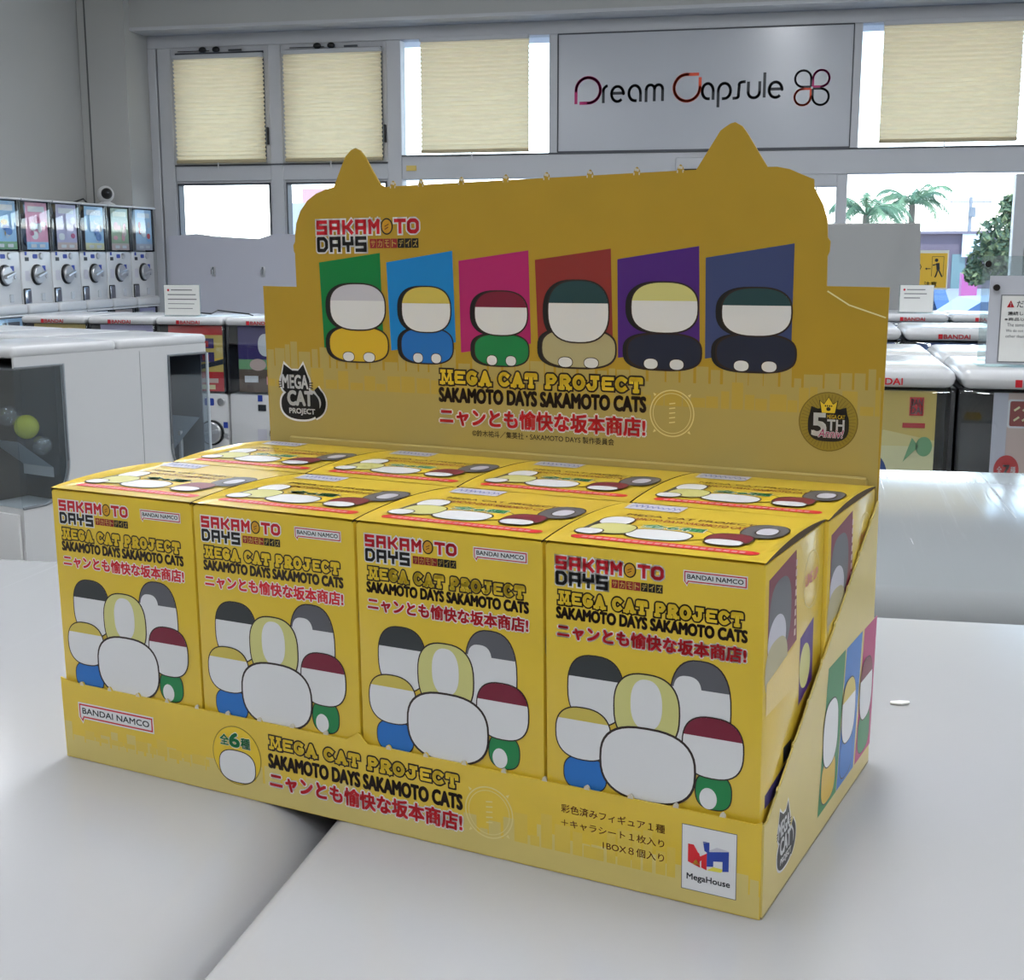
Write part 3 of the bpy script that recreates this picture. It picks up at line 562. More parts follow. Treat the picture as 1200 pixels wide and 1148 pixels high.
bm2 = big_machine(T(SE) @ RZ(A) @ Matrix.Rotation(pi, 4, 'Z') @ T((.34, 0, 0)), 'tall white machine, near one of the back to back pair, capsules inside')
# (bm2 shows its other side wall, which carries the same window)
b = MB()
MB().prism([(.376, .874)]+[(.30-.10*sin(radians(a)), .994-.12*cos(radians(a))) for a in range(0, 91, 9)]+[(.201, 1.287), (.376, 1.287)], 0, -.3436, -.3406, CASE).build('side_window', bm2, smooth=False)
g = MB(); g.tube([(-.341, .372, .878)]+[(-.341, .305-.10*sin(radians(a)), .998-.12*cos(radians(a))) for a in range(0, 91, 9)]+[(-.341, .207, 1.283), (-.341, .372, 1.283)], .004, mat('window rim grey', (120, 122, 126), .4), 6); g.build('window_rim', bm2)
MB().box((-.34, .10, .70), (-.354, .19, .76), WHITE, .006, 2).build('side_handle', bm2)
for o in [c for c in bm2.children if c.name.startswith('display_card')]: bpy.data.objects.remove(o)
BM = bm2.matrix_world
for (x, y, z, r, m, lab) in ((-.27, .29, 1.115, .036, mat('yellow green capsule', (196, 200, 40), .2), 'yellow green capsule in the near tall machine window'), (-.3, .262, 1.06, .030, clear('clear capsule', (230, 236, 240), .2, .05), 'clear capsule beside the yellow one in the machine window'), (-.24, .328, 1.15, .032, clear('clear capsule', (230, 236, 240), .2, .05), 'clear capsule above the yellow one in the machine window')):
    o = MB().ball((0, 0, 0), r, m, 10).build('capsule', label=lab, cat='capsule', group='capsules in the tall machine'); o.matrix_world = BM @ T((x, y, z-.012))
for k, (dx, lab) in enumerate(((-.35, 'tall white machine standing left of the empty window machine, lid only in view'), (-.70, 'tall white machine third along behind the near one, lid only'))):
    dup(bm1, T(SE) @ RZ(A) @ T((dx, 0, 0)), lab)

# security camera on top of the wall machines
t = thing('security_camera', 'small white dome camera with black face above the wall machines', 'camera', T((-3.95, 7.0, 1.879)))
MB().lathe([(.05, 0), (.052, .012), (.03, .022), (.02, .03)], WHITE, axis='Z').build('base', t)
b = MB().ball((0, 0, .068), .048, WHITE, 10); b.build('shell', t)
b = MB().ball((.022, -.026, .07), .032, BLACK, 10); b.build('camera_face', t)
b = MB().ball((.039, -.046, .074), .009, mat('lens glass', (60, 64, 70), .08), 6); b.build('lens', t)
b = MB(); b.tube([(-.02, -.03, .008), (-.03, -.14, .004), (.02, -.28, .03), (.0, -.36, .006)], .005, BLACK, 6); b.build('cable', t)

# notices on the lids
def notice(M, w, h, label, lines, dot=True):
    t = thing('notice_sign', label, 'sign', M, 'notices on acrylic stands')
    MB().box((-w/2-.004, 0, 0), (w/2+.004, .003, h), ACRYL).build('acrylic_holder', t, smooth=False)
    MB().box((-w/2-.004, 0, -.003), (w/2+.004, .05, 0), ACRYL).build('stand_foot', t, smooth=False)
    MB().box((-w/2, -.0012, .002), (w/2, 0, h-.002), PAPER).build('paper', t, smooth=False)
    S = Sheet(lambda u, v, d: (u, -.0013-d, v), 1, .0003)
    S.sup(-w*.38, h*.82, h*.04, h*.04, 'red', 1)
    for q, (a, b_, th) in enumerate(lines): S.rect(-w/2+w*a, h*(.84-.15*q)-h*th, -w/2+w*b_, h*(.84-.15*q), 'grey', 1)
    S.build('small_print', t)
    return t
notice(T((-2.476, 4.95, 1.3585)), .155, .125, 'white notice standing on the lids below the left windows', ((.2, .8, .03), (.1, .9, .03), (.1, .92, .03), (.1, .85, .02), (.1, .8, .02)))
notice(T((.473, 5.90, 1.3585)), .137, .118, 'white notice standing on the far lid in front of the door', ((.2, .75, .03), (.12, .8, .03), (.12, .6, .03)))
b = MB(); b.tube([(-2.57, 5.07, 1.359), (-2.5, 5.03, 1.37), (-2.42, 5.1, 1.36), (-2.33, 4.97, 1.38), (-2.25, 5.1, 1.36), (-2.2, 5.02, 1.358)], .003, BLACK, 5)
b.build('loose_wire', label='thin dark wire curling on the lids beside the white notice', cat='wire')
# big acrylic notice stand at the right edge
t = thing('notice_stand', 'clear acrylic stand with white warning notice at the right edge', 'sign', T((0, 3.02, 1.3668)))
MB().box((.378, .012, .004), (.72, .016, .232), ACRYL).build('acrylic_back', t, smooth=False)
MB().box((.392, -.012, .0), (.72, -.008, .19), mat('grey backing card', (190, 192, 200), .5)).build('backing_card', t, smooth=False)
MB().box((.416, -.0135, .004), (.70, -.012, .15), mat('dark card border', (120, 122, 126), .5)).build('card_border', t, smooth=False)
MB().box((.4185, -.0150, .0065), (.6975, -.0135, .1475), PAPER).build('paper', t, smooth=False)
b = MB(); b.box((.378, -.012, -.006), (.72, .11, .0), ACRYL); b.build('stand_foot', t, smooth=False)
b = MB()
for p in ((.388, .008, .215), (.405, -.016, .165)): b.lathe([(.007, -.006), (.007, .004)], mat('bolt', (50, 46, 44), .3, .6), p)
b.build('bolt', t)
S = Sheet(lambda u, v, h: (u, -.0152-h, v), 1, .0003)
S.poly([(.429, .123), (.444, .123), (.4365, .138)], 'red', 1); S.text('!', .4355, .125, .4375, .133, 'white', 2, .03)
S.text('だ', .449, .123, .463, .137, 'grey', 1, .01); S.text('連続して', .432, .106, .474, .114, 'ink', 1, .02); S.text('※商品以外', .426, .094, .480, .101, 'ink', 1, .01)
S.text('The same', .432, .082, .466, .089, 'grey', 1); S.text('We do not', .430, .070, .466, .076, 'grey', 1); S.text('other than', .430, .058, .468, .064, 'grey', 1)
S.build('lettering', t)

# boards and notices at the glass
b = MB()
pts = [(-3.74, 1.15), (-3.74, 1.713), (-3.56, 1.728), (-3.433, 1.712), (-3.40, 1.712), (-3.40, 1.15)]
b.prism(pts, 1, YA-.05, YA-.046, mat('grey poster back', (190, 190, 200), .8)); b.build('poster_board', label='pale grey poster back leaning on the glass beside the column', cat='board', group='poster backs on the windows')
b = MB(); b.prism([(-3.402, 1.15), (-3.402, 1.71), (-3.16, 1.697), (-3.10, 1.715), (-3.04, 1.728), (-2.92, 1.72), (-2.6, 1.71), (-2.6, 1.15)], 1, YA-.056, YA-.052, mat('grey poster back', (190, 190, 200), .8)); b.build('poster_board', label='pale grey poster back on the glass, next to the display', cat='board', group='poster backs on the windows')
for x, y_, lab in ((-3.459, YA-.05, 'steel hook on the poster back nearer the column'), (-3.139, YA-.056, 'steel hook on the poster back nearer the display')):
    b = MB().box((x-.014, y_-.006, 1.475), (x+.014, y_, 1.535), SILVER, .004, 2); b.tube([(x, y_-.006, 1.53), (x, y_-.02, 1.515), (x, y_-.022, 1.49)], .005, CHROME, 6)
    b.build('wall_hook', label=lab, cat='hook', group='steel hooks on the poster backs')
bc = MB(); vs, fs = [], []; n = 14
for k in range(n+1):
    u = k/n; x = -.10+.63*u
    for z_, yy in ((1.20, 0), (1.5, .03*sin(u*pi)+(.035 if u > .85 else 0)), (1.745, .0), (1.752, .012), (1.20, .006)): vs.append((x+(.012 if z_ == 1.5 and u > .99 else 0), 6.6+yy, z_))
for k in range(n): fs += [(5*k+j, 5*(k+1)+j, 5*(k+1)+j+1, 5*k+j+1) for j in range(3)]
bc.add(vs, fs, mat('grey sheet', (158, 158, 156), .75)); bc.tube([(.2, 6.62, 0), (.2, 6.62, 1.25)], .012, SILVER); bc.box((.02, 6.5, 0), (.38, 6.74, .015), DARKP)
bc.build('display_board', label='curved grey board standing by the door, behind the display shoulder', cat='board')
t = thing('door_notice', 'yellow caution notice with a walking figure on the glass door', 'notice', T((0, YA-.012, 0)))
MB().box((.575, 0, 1.42), (.745, .004, 1.628), mat('notice sleeve', (232, 232, 224), .3)).build('sleeve', t, smooth=False)
S = Sheet(lambda u, v, h: (u, -h, v), 1, .0006)
S.rect(.58, 1.43, .738, 1.612, 'caution', 1)
S.rect(.66, 1.49, .662, 1.595, 'ink', 2); S.rect(.66, 1.593, .72, 1.595, 'ink', 2); S.rect(.719, 1.49, .721, 1.595, 'ink', 2)
S.sup(.683, 1.575, .009, .009, 'ink', 3); S.stroke([(.69, 1.56), (.694, 1.525)], .017, 'ink', 3); S.stroke([(.688, 1.555), (.665, 1.548)], .006, 'ink', 3); S.stroke([(.692, 1.525), (.684, 1.495), (.678, 1.485)], .007, 'ink', 3); S.stroke([(.696, 1.525), (.706, 1.505), (.715, 1.487)], .007, 'ink', 3)
S.stroke([(.655, 1.53), (.635, 1.53)], .004, 'ink', 3); S.poly([(.636, 1.537), (.636, 1.523), (.627, 1.53)], 'ink', 3); S.stroke([(.59, 1.50), (.606, 1.54), (.59, 1.575)], .004, 'ink', 3)
S.text('注意', .625, 1.437, .69, 1.462, 'ink', 3, .02); S.build('notice_print', t)

# ------------------------------------------------------------------ the lids we stand at
def near_lid(x0, y0, x1, y1, m, label, rl=.006, rr=.006, rf=.012, rb=.012):
    t = thing('lidded_machine', label, 'capsule machine', LIDS, 'machines whose lids carry the display')
    # lid top is built as a grid whose edges roll down
    xs = sorted(set([x0]+[x0+rl*(1-cos(radians(a))) for a in range(0, 91, 15)]+[x1-rr*(1-cos(radians(a))) for a in range(0, 91, 15)]+[x1]))
    ys = sorted(set([y0]+[y0+rf*(1-cos(radians(a))) for a in range(0, 91, 15)]+[y1-rb*(1-cos(radians(a))) for a in range(0, 91, 15)]+[y1]))
    def drop(v, a, b_, ra, rb_):
        d = 0
        if v < a+ra: q = (a+ra-v)/ra; d += ra*(1-math.sqrt(max(0, 1-q*q)))
        if v > b_-rb_: q = (v-b_+rb_)/rb_; d += rb_*(1-math.sqrt(max(0, 1-q*q)))
        return d
    b = MB(); nx, ny = len(xs), len(ys)
    vs = [(x, y, -.0002-max(drop(x, x0, x1, rl, rr), drop(y, y0, y1, rf, rb))) for y in ys for x in xs]
    fs = [(j*nx+i, j*nx+i+1, (j+1)*nx+i+1, (j+1)*nx+i) for j in range(ny-1) for i in range(nx-1)]
    per = [i for i in range(nx)]+[j*nx+nx-1 for j in range(1, ny)]+[(ny-1)*nx+i for i in range(nx-2, -1, -1)]+[j*nx for j in range(ny-2, 0, -1)]
    n0 = len(vs); vs += [(vs[i][0], vs[i][1], -.045) for i in per]; L = len(per)
    fs += [(per[(k+1) % L], per[k], n0+k, n0+(k+1) % L) for k in range(L)]; fs.append([n0+k for k in range(L)])
    b.add(vs, fs, m); b.build('lid', t)
    MB().box((x0+.012, y0+.02, -1.38), (x1-.012, y1-.01, -.046), WHITE).build('body', t, smooth=False)
    return t
near_lid(-.30, -.20, .1150, .286, LID_NEAR, 'white lidded machine under the left part of the yellow display', rr=.026, rb=.008)
near_lid(.1162, -.20, .545, .2545, LID_NEAR, 'white lidded machine under the right part of the yellow display', rl=.008, rb=.006)
near_lid(.05, .297, .545, .712, LID_FAR, 'scratched white lid right behind the display, with window reflections', rf=.022, rb=.01)
o = MB().prism([(0, 0), (.004, -.002), (.008, -.001), (.0085, .001), (.005, .0022), (.001, .002)], 2, 0, .0006, PAPER).build('paper_scrap', label='tiny white paper scrap on the lid right of the display', cat='scrap', smooth=False)
o.matrix_world = LIDS @ T((.306, .1185, .0002)) @ RZ(20)

# ------------------------------------------------------------------ yellow display tray
TR = thing('display_tray', 'yellow cardboard display tray with tall cat-eared backboard on white lids', 'display box', NEAR)
mmf = lambda L: [(a*.001, b_*.001) for a, b_ in L]
W_, D_ = .271, .1287; TH = .0006
MB().box((-.0005, .0003, .0001), (W_, D_, .0006), KRAFT).build('tray_floor', TR, smooth=False)
def nubs(line, n, h, rnd=3):                   # add torn perforation nubs along a straight edge given in mm
    (xa, za), (xb, zb) = line; rd = random.Random(rnd); out = []; d = math.hypot(xb-xa, zb-za); nx, nz = -(zb-za)/d, (xb-xa)/d
    if nz < 0: nx, nz = -nx, -nz
    for k in range(n):
        f = (k+.5)/n; w = 1.1/d
        for q, hh in ((-1, 0), (-.7, h*.7), (0, h*rd.uniform(.8, 1.1)), (.6, h*.75), (1, 0)): out.append((xa+(xb-xa)*(f+q*w)+nx*hh, za+(zb-za)*(f+q*w)+nz*hh))
    return out
top = [(-.8, 31.2), (1.5, 30.6)]+nubs(((3, 29.8), (128, 29.2)), 9, 1.2, 1)+[(129.6, 29.3), (134.4, 32.4), (137.8, 29.0)]+nubs(((139, 29.0), (266, 28.6)), 9, 1.2, 2)+[(268.5, 28.4), (270.5, 29.4)]
front = [(-.5, 0), (270.5, 0)]+top[::-1]
b = MB().prism(mmf(front), 1, 0, TH, YEL); fp = b.build('front_panel', TR, smooth=False)
b = MB()
for xa, za in top[4::5]: pass
for (xa, xb, zz, n) in ((3, 128, 29.5, 9), (139, 266, 28.8, 9)):
    for k in range(n): x = xa+(xb-xa)*(k+.5)/n; b.prism(mmf([(x-.9, zz-.1), (x-.5, zz+1.0), (x+.1, zz+1.35), (x+.7, zz+.9), (x+1.0, zz-.1)]), 1, -.00004, .00064, TORN)
b.build('torn_perforation', TR, smooth=False)
for x0, sgn in ((W_-TH, 1), (-.0005, -1)):
    sd = [(0.6, 0), (128.7, 0), (128.7, 98.0)]+nubs(((126, 96.6), (6.5, 29.6)), 8, .9, 5)+[(4.0, 28.3), (.6, 28.3)]
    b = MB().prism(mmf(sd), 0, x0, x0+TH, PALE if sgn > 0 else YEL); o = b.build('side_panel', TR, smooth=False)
    if sgn > 0: sp = o
bo = [(-.5, 0), (.3, 101.7), (0, 172.0), (18.3, 171.7), (18.2, 186), (17.6, 187), (17.5, 189.5), (18.5, 191), (18.7, 194), (19.5, 198.6), (22.0, 203.9), (25.9, 208.1), (30.5, 210.8), (35.4, 212.4), (39.9, 213.3), (44.2, 221.6), (46.5, 225.6), (49.2, 227.9), (51.4, 228.7), (53.9, 227.7), (56.3, 224.9), (59.9, 218.9), (63.5, 213.5), (66.0, 212.4)]
for x in (69.4, 82.9, 101.9, 122.0, 139.9, 158.3, 177.4, 194.6):
    z = 212.7+(x-66)*.0145; bo += [(x-1.3, z), (x-.8, z+1.5), (x+.1, z+2.2), (x+.9, z+1.3), (x+1.3, z)]
bo += [(200.8, 214.6), (209.7, 227.9), (211.5, 229.1), (213.4, 230.2), (215.2, 230.6), (217.8, 229.1), (219.7, 226.6), (227.3, 214.7), (230.9, 214.6), (235.2, 213.7), (240.2, 211.5), (244.1, 209.9), (244.3, 207.0), (247.6, 201.1), (249.3, 195.7), (249.6, 190), (250.6, 188.5), (250.4, 185), (249.7, 183.5), (249.8, 173.1), (271.6, 172.8), (270.6, 101.5), (270.3, 0)]
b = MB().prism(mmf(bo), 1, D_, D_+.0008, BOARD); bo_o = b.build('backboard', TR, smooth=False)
for s_ in (1,): pass
b = MB()
for i in range(2, len(bo)-2):                 # pale raw edge of the torn outline
    (xa, za), (xb, zb) = bo[i], bo[i+1]
    if abs(xa-xb) < 2.7 and 211 < za < 217 and 66 < xa < 200: b.box((min(xa, xb)*.001, D_-.00005, min(za, zb)*.001-.0008), (max(xa, xb)*.001, D_+.00085, min(za, zb)*.001+.0002), TORN)
b.build('torn_edge', TR, smooth=False)
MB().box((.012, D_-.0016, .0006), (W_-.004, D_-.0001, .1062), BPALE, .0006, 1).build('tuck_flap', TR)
# prints on the backboard
FB = lambda u, v, h: (u, D_-.00002-h, v)
S = Sheet(FB); S.rect(.6, 1, 270.2, 137, BPALE, 1); skyline(S, .8, 270, 137, 148, BPALE, 1, 3); skyline(S, .8, 270, 128, 138, mat('matte board shaded mid yellow', (186, 158, 62), .6), 2, 4); S.stroke([(250.2, 171.4), (258, 166.6), (270.8, 162.4)], .5, 'cream', 3); compass(S, 192.5, 125.2, 9, 3); S.build('board_tint', bo_o)  # board tints carry the backboard's shade in their colour
S = Sheet(FB); series_title(S, 30.2, 81.7, 199.7); S.build('series_title', bo_o, label='red and black two-line title on the backboard')
S = Sheet(FB); project_title(S, 90.6, 181.0, ((132.2, 138.6), (125.2, 130.8), (115.6, 122.8)), 3); S.text('©鈴木祐斗／集英社・SAKAMOTO DAYS 製作委員会', 105.2, 111.4, 168.7, 114.1, 'outline', 3, .012); S.build('project_title', bo_o)
PAN = [('pgreen', (30.8, 182.1), (62.2, 185.9), (62.8, 146.4), (32.0, 145.3), 50, 153.3, 173.6, 14.6, 'lgrey', 'white', 'bgold', 139.7, 155.5, 15.6), ('pblue', (65.2, 182.0), (97.2, 186.5), (98.1, 149.7), (66.5, 145.5), 84.2, 153.1, 172.5, 12.2, 'ocre', 'white', 'blue', 140.2, 155.5, 13),
       ('pink', (100.1, 182.5), (131.9, 186.4), (132.7, 150), (100.5, 145.6), 119.3, 152.6, 170.9, 12.4, 'maroon', 'white', 'green', 140.3, 153.8, 12.8), ('brick', (134.7, 182.7), (167.1, 186.8), (168.2, 145.6), (136, 146), 153.4, 150.6, 175.2, 13.4, 'teal', 'white', 'khaki', 140.6, 156.6, 16.4),
       ('purple', (169.8, 182.8), (202.4, 187.4), (203.2, 148.9), (170.2, 145.6), 189, 155, 174.7, 13.8, 'yg', 'white', 'nvy', 141.1, 155.5, 15.3), ('navy', (205, 183.2), (238, 188), (237.8, 151.6), (205.3, 146.3), 224.6, 154.6, 172.8, 13.5, 'teal', 'white', 'nvy', 141.5, 156, 15.4)]
for c, a1, a2, a3, a4, cx, h0, h1, hr, cap, face, body, b0, b1, br in PAN:
    S = Sheet(FB); S.poly([a1, a2, a3, a4], c, 1)
    S.sup(cx-2, (h0+h1)/2, hr, (h1-h0)/2, 'black', 2, 2.5); S.sup(cx-1.6, (b0+b1)/2, br, (b1-b0)/2, 'black', 2, 2.8)
    plush(S, cx, b0, b1, br, None, body, 3, 2.8)
    for dx in (-.34, .34): S.sup(cx+dx*br, b0+2.6, br*.2, 2.2, 'outline', 5, 2.3); S.sup(cx+dx*br, b0+2.6, br*.2-.3, 1.9, face, 6, 2.3)
    plush(S, cx, h0, h1, hr, cap, face, 7, 2.6, .44)
    S.build('picture_panel', bo_o)
S = Sheet(FB); emblem(S, 5.8, 113.7, 32.6, 138.2, 3); S.build('cat_emblem', bo_o, label='black cat-shaped emblem with white lettering')
S = Sheet(FB); cx, cy = 252, 125.2
S.sup(cx, cy, 10.7, 10.7, 'badge2', 3); S.sup(cx, cy, 10.3, 10.3, 'badge', 4)
for k in range(48): a = 2*pi*k/48; S.stroke([(cx+6.5*cos(a), cy+6.5*sin(a)), (cx+9.9*cos(a), cy+9.9*sin(a))], .16, 'badge2', 5)
S.sup(cx+.1, cy-1.1, 7.4, 6.0, 'black', 6, 3); S.poly([(cx-7.2, cy+.5), (cx-6.2, cy+5.4), (cx-2, cy+4)], 'black', 6); S.poly([(cx+7.2, cy+.5), (cx+6.3, cy+5.4), (cx+2, cy+4)], 'black', 6)
for g, c, l in ((.35, 'black', 7), (0, 'titley', 8)): S.poly([(cx-2.3-g, cy+3.2-g), (cx-3.1-g, cy+7.4+g), (cx-1.6, cy+6.2+g), (cx, cy+8.8+g), (cx+1.6, cy+6.2+g), (cx+3.1+g, cy+7.4+g), (cx+2.3+g, cy+3.2-g)], c, l)
S.sup(cx, cy+4.6, .8, .7, 'black', 9); 
for dx in (-1.1, -.4, .4, 1.1): S.sup(cx+dx, cy+5.7, .25, .35, 'black', 9)
S.text('5', cx-5.6, cy-5, cx-.8, cy+2.8, 'white', 9, .04); S.text('MEGA CAT', cx-.4, cy+1.2, cx+6, cy+2.6, 'titley', 9, .03); S.text('TH', cx-.2, cy-3.0, cx+5.8, cy+.8, 'white', 9, .035)
S.text('Anniv!', cx-3.4, cy-5.6, cx+5.2, cy-2.6, 'white', 10, .06, .2); S.text('Anniv!', cx-3.4, cy-5.6, cx+5.2, cy-2.6, 'pink', 11, .0, .2); S.build('anniversary_badge', bo_o, label='round gold badge reading 5TH')
# prints on the tray front
FF = lambda u, v, h: (u, -.00002-h, v)
S = Sheet(FF); S.rect(-.3, .2, 270.3, 7, PALE, 1); skyline(S, -.2, 270, 6.9, 14.5, PALE, 1, 8); skyline(S, 10, 70, 8.5, 15, SKYL, 2, 9); skyline(S, 192, 245, 7, 20, SKYL, 2, 12); compass(S, 183.1, 14.6, 8.6, 3); S.build('front_tint', fp)
S = Sheet(FF); bubble(S, 7.9, 16.9, 44.2, 22.2, 3); S.build('maker_logo', fp, label='white speech-bubble maker logo with red border')
S = Sheet(FF); S.sup(82.7, 15.1, 10.8, 10.8, 'badge', 3); S.sup(82.7, 15.1, 10.4, 10.4, 'titley', 4); S.text('全', 75.6, 18.4, 79.4, 22.2, 'white', 5, .07); S.text('6', 79.8, 18.2, 84.2, 23.2, 'white', 5, .08); S.text('種', 84.8, 18.2, 88.8, 22, 'white', 5, .07)
S.text('全', 75.6, 18.4, 79.4, 22.2, 'green', 6, .03); S.text('6', 79.8, 18.2, 84.2, 23.2, 'green', 6, .045); S.text('種', 84.8, 18.2, 88.8, 22, 'green', 6, .03); plush(S, 82.8, 5.0, 17.2, 8.2, None, 'white', 7, 2.6); S.build('count_roundel', fp)
S = Sheet(FF); project_title(S, 97.6, 172.6, ((20.2, 25.2), (13.6, 18.4), (6.2, 12.2)), 3); S.build('project_title', fp)
S = Sheet(FF); S.text('彩色済みフィギュア１種', 208.2, 20.0, 241.7, 22.7, 'brown', 3, .012); S.text('＋キャラシート１枚入り', 208.2, 15.5, 241.5, 18.0, 'brown', 3, .012); S.text('1BOX８個入り', 222, 11.0, 241.5, 13.6, 'brown', 3, .012); S.build('contents_lettering', fp)
S = Sheet(FF); S.rect(246.9, 4.4, 263.5, 24.5, 'grey', 3); S.rect(247.1, 4.6, 263.3, 24.3, 'white', 4)
q = lambda u, v: (248.9+u*12.4, 12.0+v*7.8)
S.poly([q(0, .15), q(0, .85), q(.28, .55), q(.3, .0)][:4], 'mred', 6); S.poly([q(0, .2), q(0, .86), q(.14, .86), q(.3, .45), q(.46, .62), q(.46, -.05), q(.33, .02), q(.33, .3), q(.27, .2), q(.14, .5), q(.14, .12)], 'mred', 7)
S.poly([q(0, .86), q(.14, .86), q(.5, 1.04), q(.36, 1.05)], 'white', 6); S.poly([q(.36, 1.06), q(.52, 1.06), q(.52, .6), q(.4, .7)], 'mblue', 6); S.poly([q(.46, .68), q(.99, .86), q(.99, .08), q(.84, .03), q(.84, .42), q(.62, .36), q(.62, .15), q(.46, .1)], 'mblue', 7); S.poly([q(.46, .7), q(.7, .93), q(.99, .88)], 'lgrey', 6); S.poly([q(.46, -.04), q(.62, .14), q(.9, .12), q(.8, -.02)], 'myel', 6); S.poly([q(.1, .1), q(.2, .3), q(.3, .08)], 'myel', 6)
S.text('MegaHouse', 248.6, 7.2, 261.6, 9.6, 'ink', 5, .03); S.build('toy_maker_logo', fp, label='white square maker logo with red and blue block letters')
# prints on the right side
FS = lambda u, v, h: (W_+.00002+h, u, v)
S = Sheet(FS); emblem(S, 12.5, 6.8, 33.5, 26.8, 1); S.build('cat_emblem', sp)
for c, x, cap, body in (('pgreen', 62, 'white', 'bgold'), ('blue', 85.5, 'ocre', 'blue'), ('pink', 110.5, 'maroon', 'green')):
    S = Sheet(FS); S.poly([(x+4, 54.6), (x+26 if c != 'pink' else x+23, 54.8), (x+19, 7), (x-4, 7)], c, 1); plush(S, x+8, 8, 24, 9, None, body, 2, 2.8); plush(S, x+9, 20, 43, 9.5, cap, 'white', 5, 2.6, .4); S.build('side_picture', sp)

# ------------------------------------------------------------------ the eight figure boxes
BW, BD, BH = .0667, .0624, .1025
def figure_box(M, label):
    t = thing('figure_box', label, 'box', M, 'yellow figure boxes in the display tray')
    ca = MB().box((0, 0, 0), (BW, BD, BH-.0006), YEL, .0007, 2).build('carton', t)
    # lid sheet, bowed up along its two side edges
    def arch(u, v):
        e_ = max(0, 1-min(u, BW-u)/.005); return BH-.0006+.0003+.0019*sin(pi*min(1, max(0, v/BD)))**.8*e_*e_
    us = [0, .001, .002, .0035, .005, BW/2, BW-.005, BW-.0035, BW-.002, BW-.001, BW]; vsn = [k*BD/12 for k in range(13)]
    b = MB(); nx = len(us)
    P = [(u, v, arch(u, v)+.0004) for v in vsn for u in us]; b.add(P, [(j*nx+i, j*nx+i+1, (j+1)*nx+i+1, (j+1)*nx+i) for j in range(12) for i in range(nx-1)], YEL)
    for c in (0, nx-1):
        u = us[c]; V = []
        for v in vsn: V += [(u, v, arch(u, v)+.0004), (u, v, arch(u, v)-.0002)]
        b.add(V, [(2*j, 2*j+2, 2*j+3, 2*j+1) for j in range(12)], INSIDE)
        V = []
        for v in vsn: V += [(u+(.0005 if c == 0 else -.0005), v, arch(u, v)-.0001), (u+(.0005 if c == 0 else -.0005), v, BH-.0012)]
        b.add(V, [(2*j, 2*j+2, 2*j+3, 2*j+1) for j in range(12)], INSIDE)
    lf = b.build('lid_flap', t, smooth=True)
    F1 = lambda u, v, h: (u, -.00002-h, v)
    S = Sheet(F1); series_title(S, 3.5, 37.3, 98.4); S.build('series_title', ca)
    S = Sheet(F1); bubble(S, 43.4, 95.0, 61.4, 98.0); S.build('maker_logo', ca)
    S = Sheet(F1); project_title(S, 4.6, 61, ((83.7, 88.1), (79.6, 82.9), (73.6, 78)), 0); S.build('project_title', ca)
    S = Sheet(F1)
    plush(S, 16.3, 48, 69.6, 9.2, 'dark', 'white', 1, 2.6, .42); plush(S, 48.6, 44, 72.6, 9.3, 'grey', 'white', 1, 2.6, .40); S.sup(44.8, 62.5, 4.2, 5, 'white', 4, 2.6)
    plush(S, 32.4, 44, 66.4, 10.4, 'yg', 'yg', 5, 2.6); S.sup(32.4, 57, 4.9, 7.6, 'white', 8, 2.4)
    plush(S, 13, 26.5, 38, 7.2, None, 'blue', 5, 2.6); plush(S, 12.4, 36.4, 53.2, 9.2, 'ocre', 'white', 9, 2.5, .36); plush(S, 53, 28.6, 40, 5.6, None, 'green', 5, 2.6); S.sup(51.5, 32, 2.6, 3.2, 'white', 7)
    plush(S, 52.6, 38, 56.6, 9.3, 'maroon', 'white', 9, 2.6, .42); plush(S, 32.8, 27, 50.2, 15.1, None, 'white', 12, 2.6)
    S.build('front_picture', ca)
    F2 = lambda u, v, h: (u, v, BH+.0002+h)
    S = Sheet(F2)
    S.rect(4.5, 6.6, 62, 11.2, 'mred', 1, r=2.2)
    for k in range(22): S.rect(8+k*2.3, 8, 9.6+k*2.3, 9.8, 'lpink', 2)
    for n_, (cx, cy, rx, ry, c) in enumerate(((4.5, 24, 4.5, 7, 'dark'), (9, 33, 5, 6, 'white'), (12, 22, 7, 7, 'yg'), (7, 16, 4, 3.6, 'white'), (55.5, 36, 6.4, 9, 'grey'), (49, 22, 6.6, 7, 'maroon'), (49, 17, 5.5, 3.5, 'white'), (56.5, 35, 3, 4.6, 'lgrey'))): S.sup(cx, cy, rx+.5, ry+.5, 'outline', 3+2*n_, 2.5); S.sup(cx, cy, rx, ry, c, 4+2*n_, 2.5)
    S.sup(29, 24, 15, 9.5, 'badge', 3); S.sup(29, 24, 14.2, 8.8, 'titley', 4); S.sup(28, 19.5, 10.4, 7, 'outline', 5, 2.6); S.sup(28, 19.5, 9.8, 6.4, 'white', 6, 2.6)
    S.text('全6種', 19, 27.2, 39, 32, 'white', 7, .09); S.text('全6種', 19, 27.2, 39, 32, 'green', 8, .035)
    for k in range(2): S.text('MEGA CAT PROJECT' if k else 'SAKAMOTO DAYS SAKAMOTO CATS', 8, 42-5*(1-k), 50, 45.4-5*(1-k), 'brown' if k else 'darkred', 2, .02)
    S.build('top_artwork', lf)
    S = Sheet(F2); S.rect(2.5, 52.6, 22, 61.5, 'lgrey', 3)
    rd = random.Random(5)
    for k in range(9): S.stroke([(4+k*1.9, 55+rd.uniform(-1, 1)), (5+k*1.9, 57.5+rd.uniform(0, 2)), (6.4+k*1.9, 55.5)], .5, 'scrib', 4)
    S.build('seal_sticker', lf)
    F3 = lambda u, v, h: (BW+.00002+h, u, v)
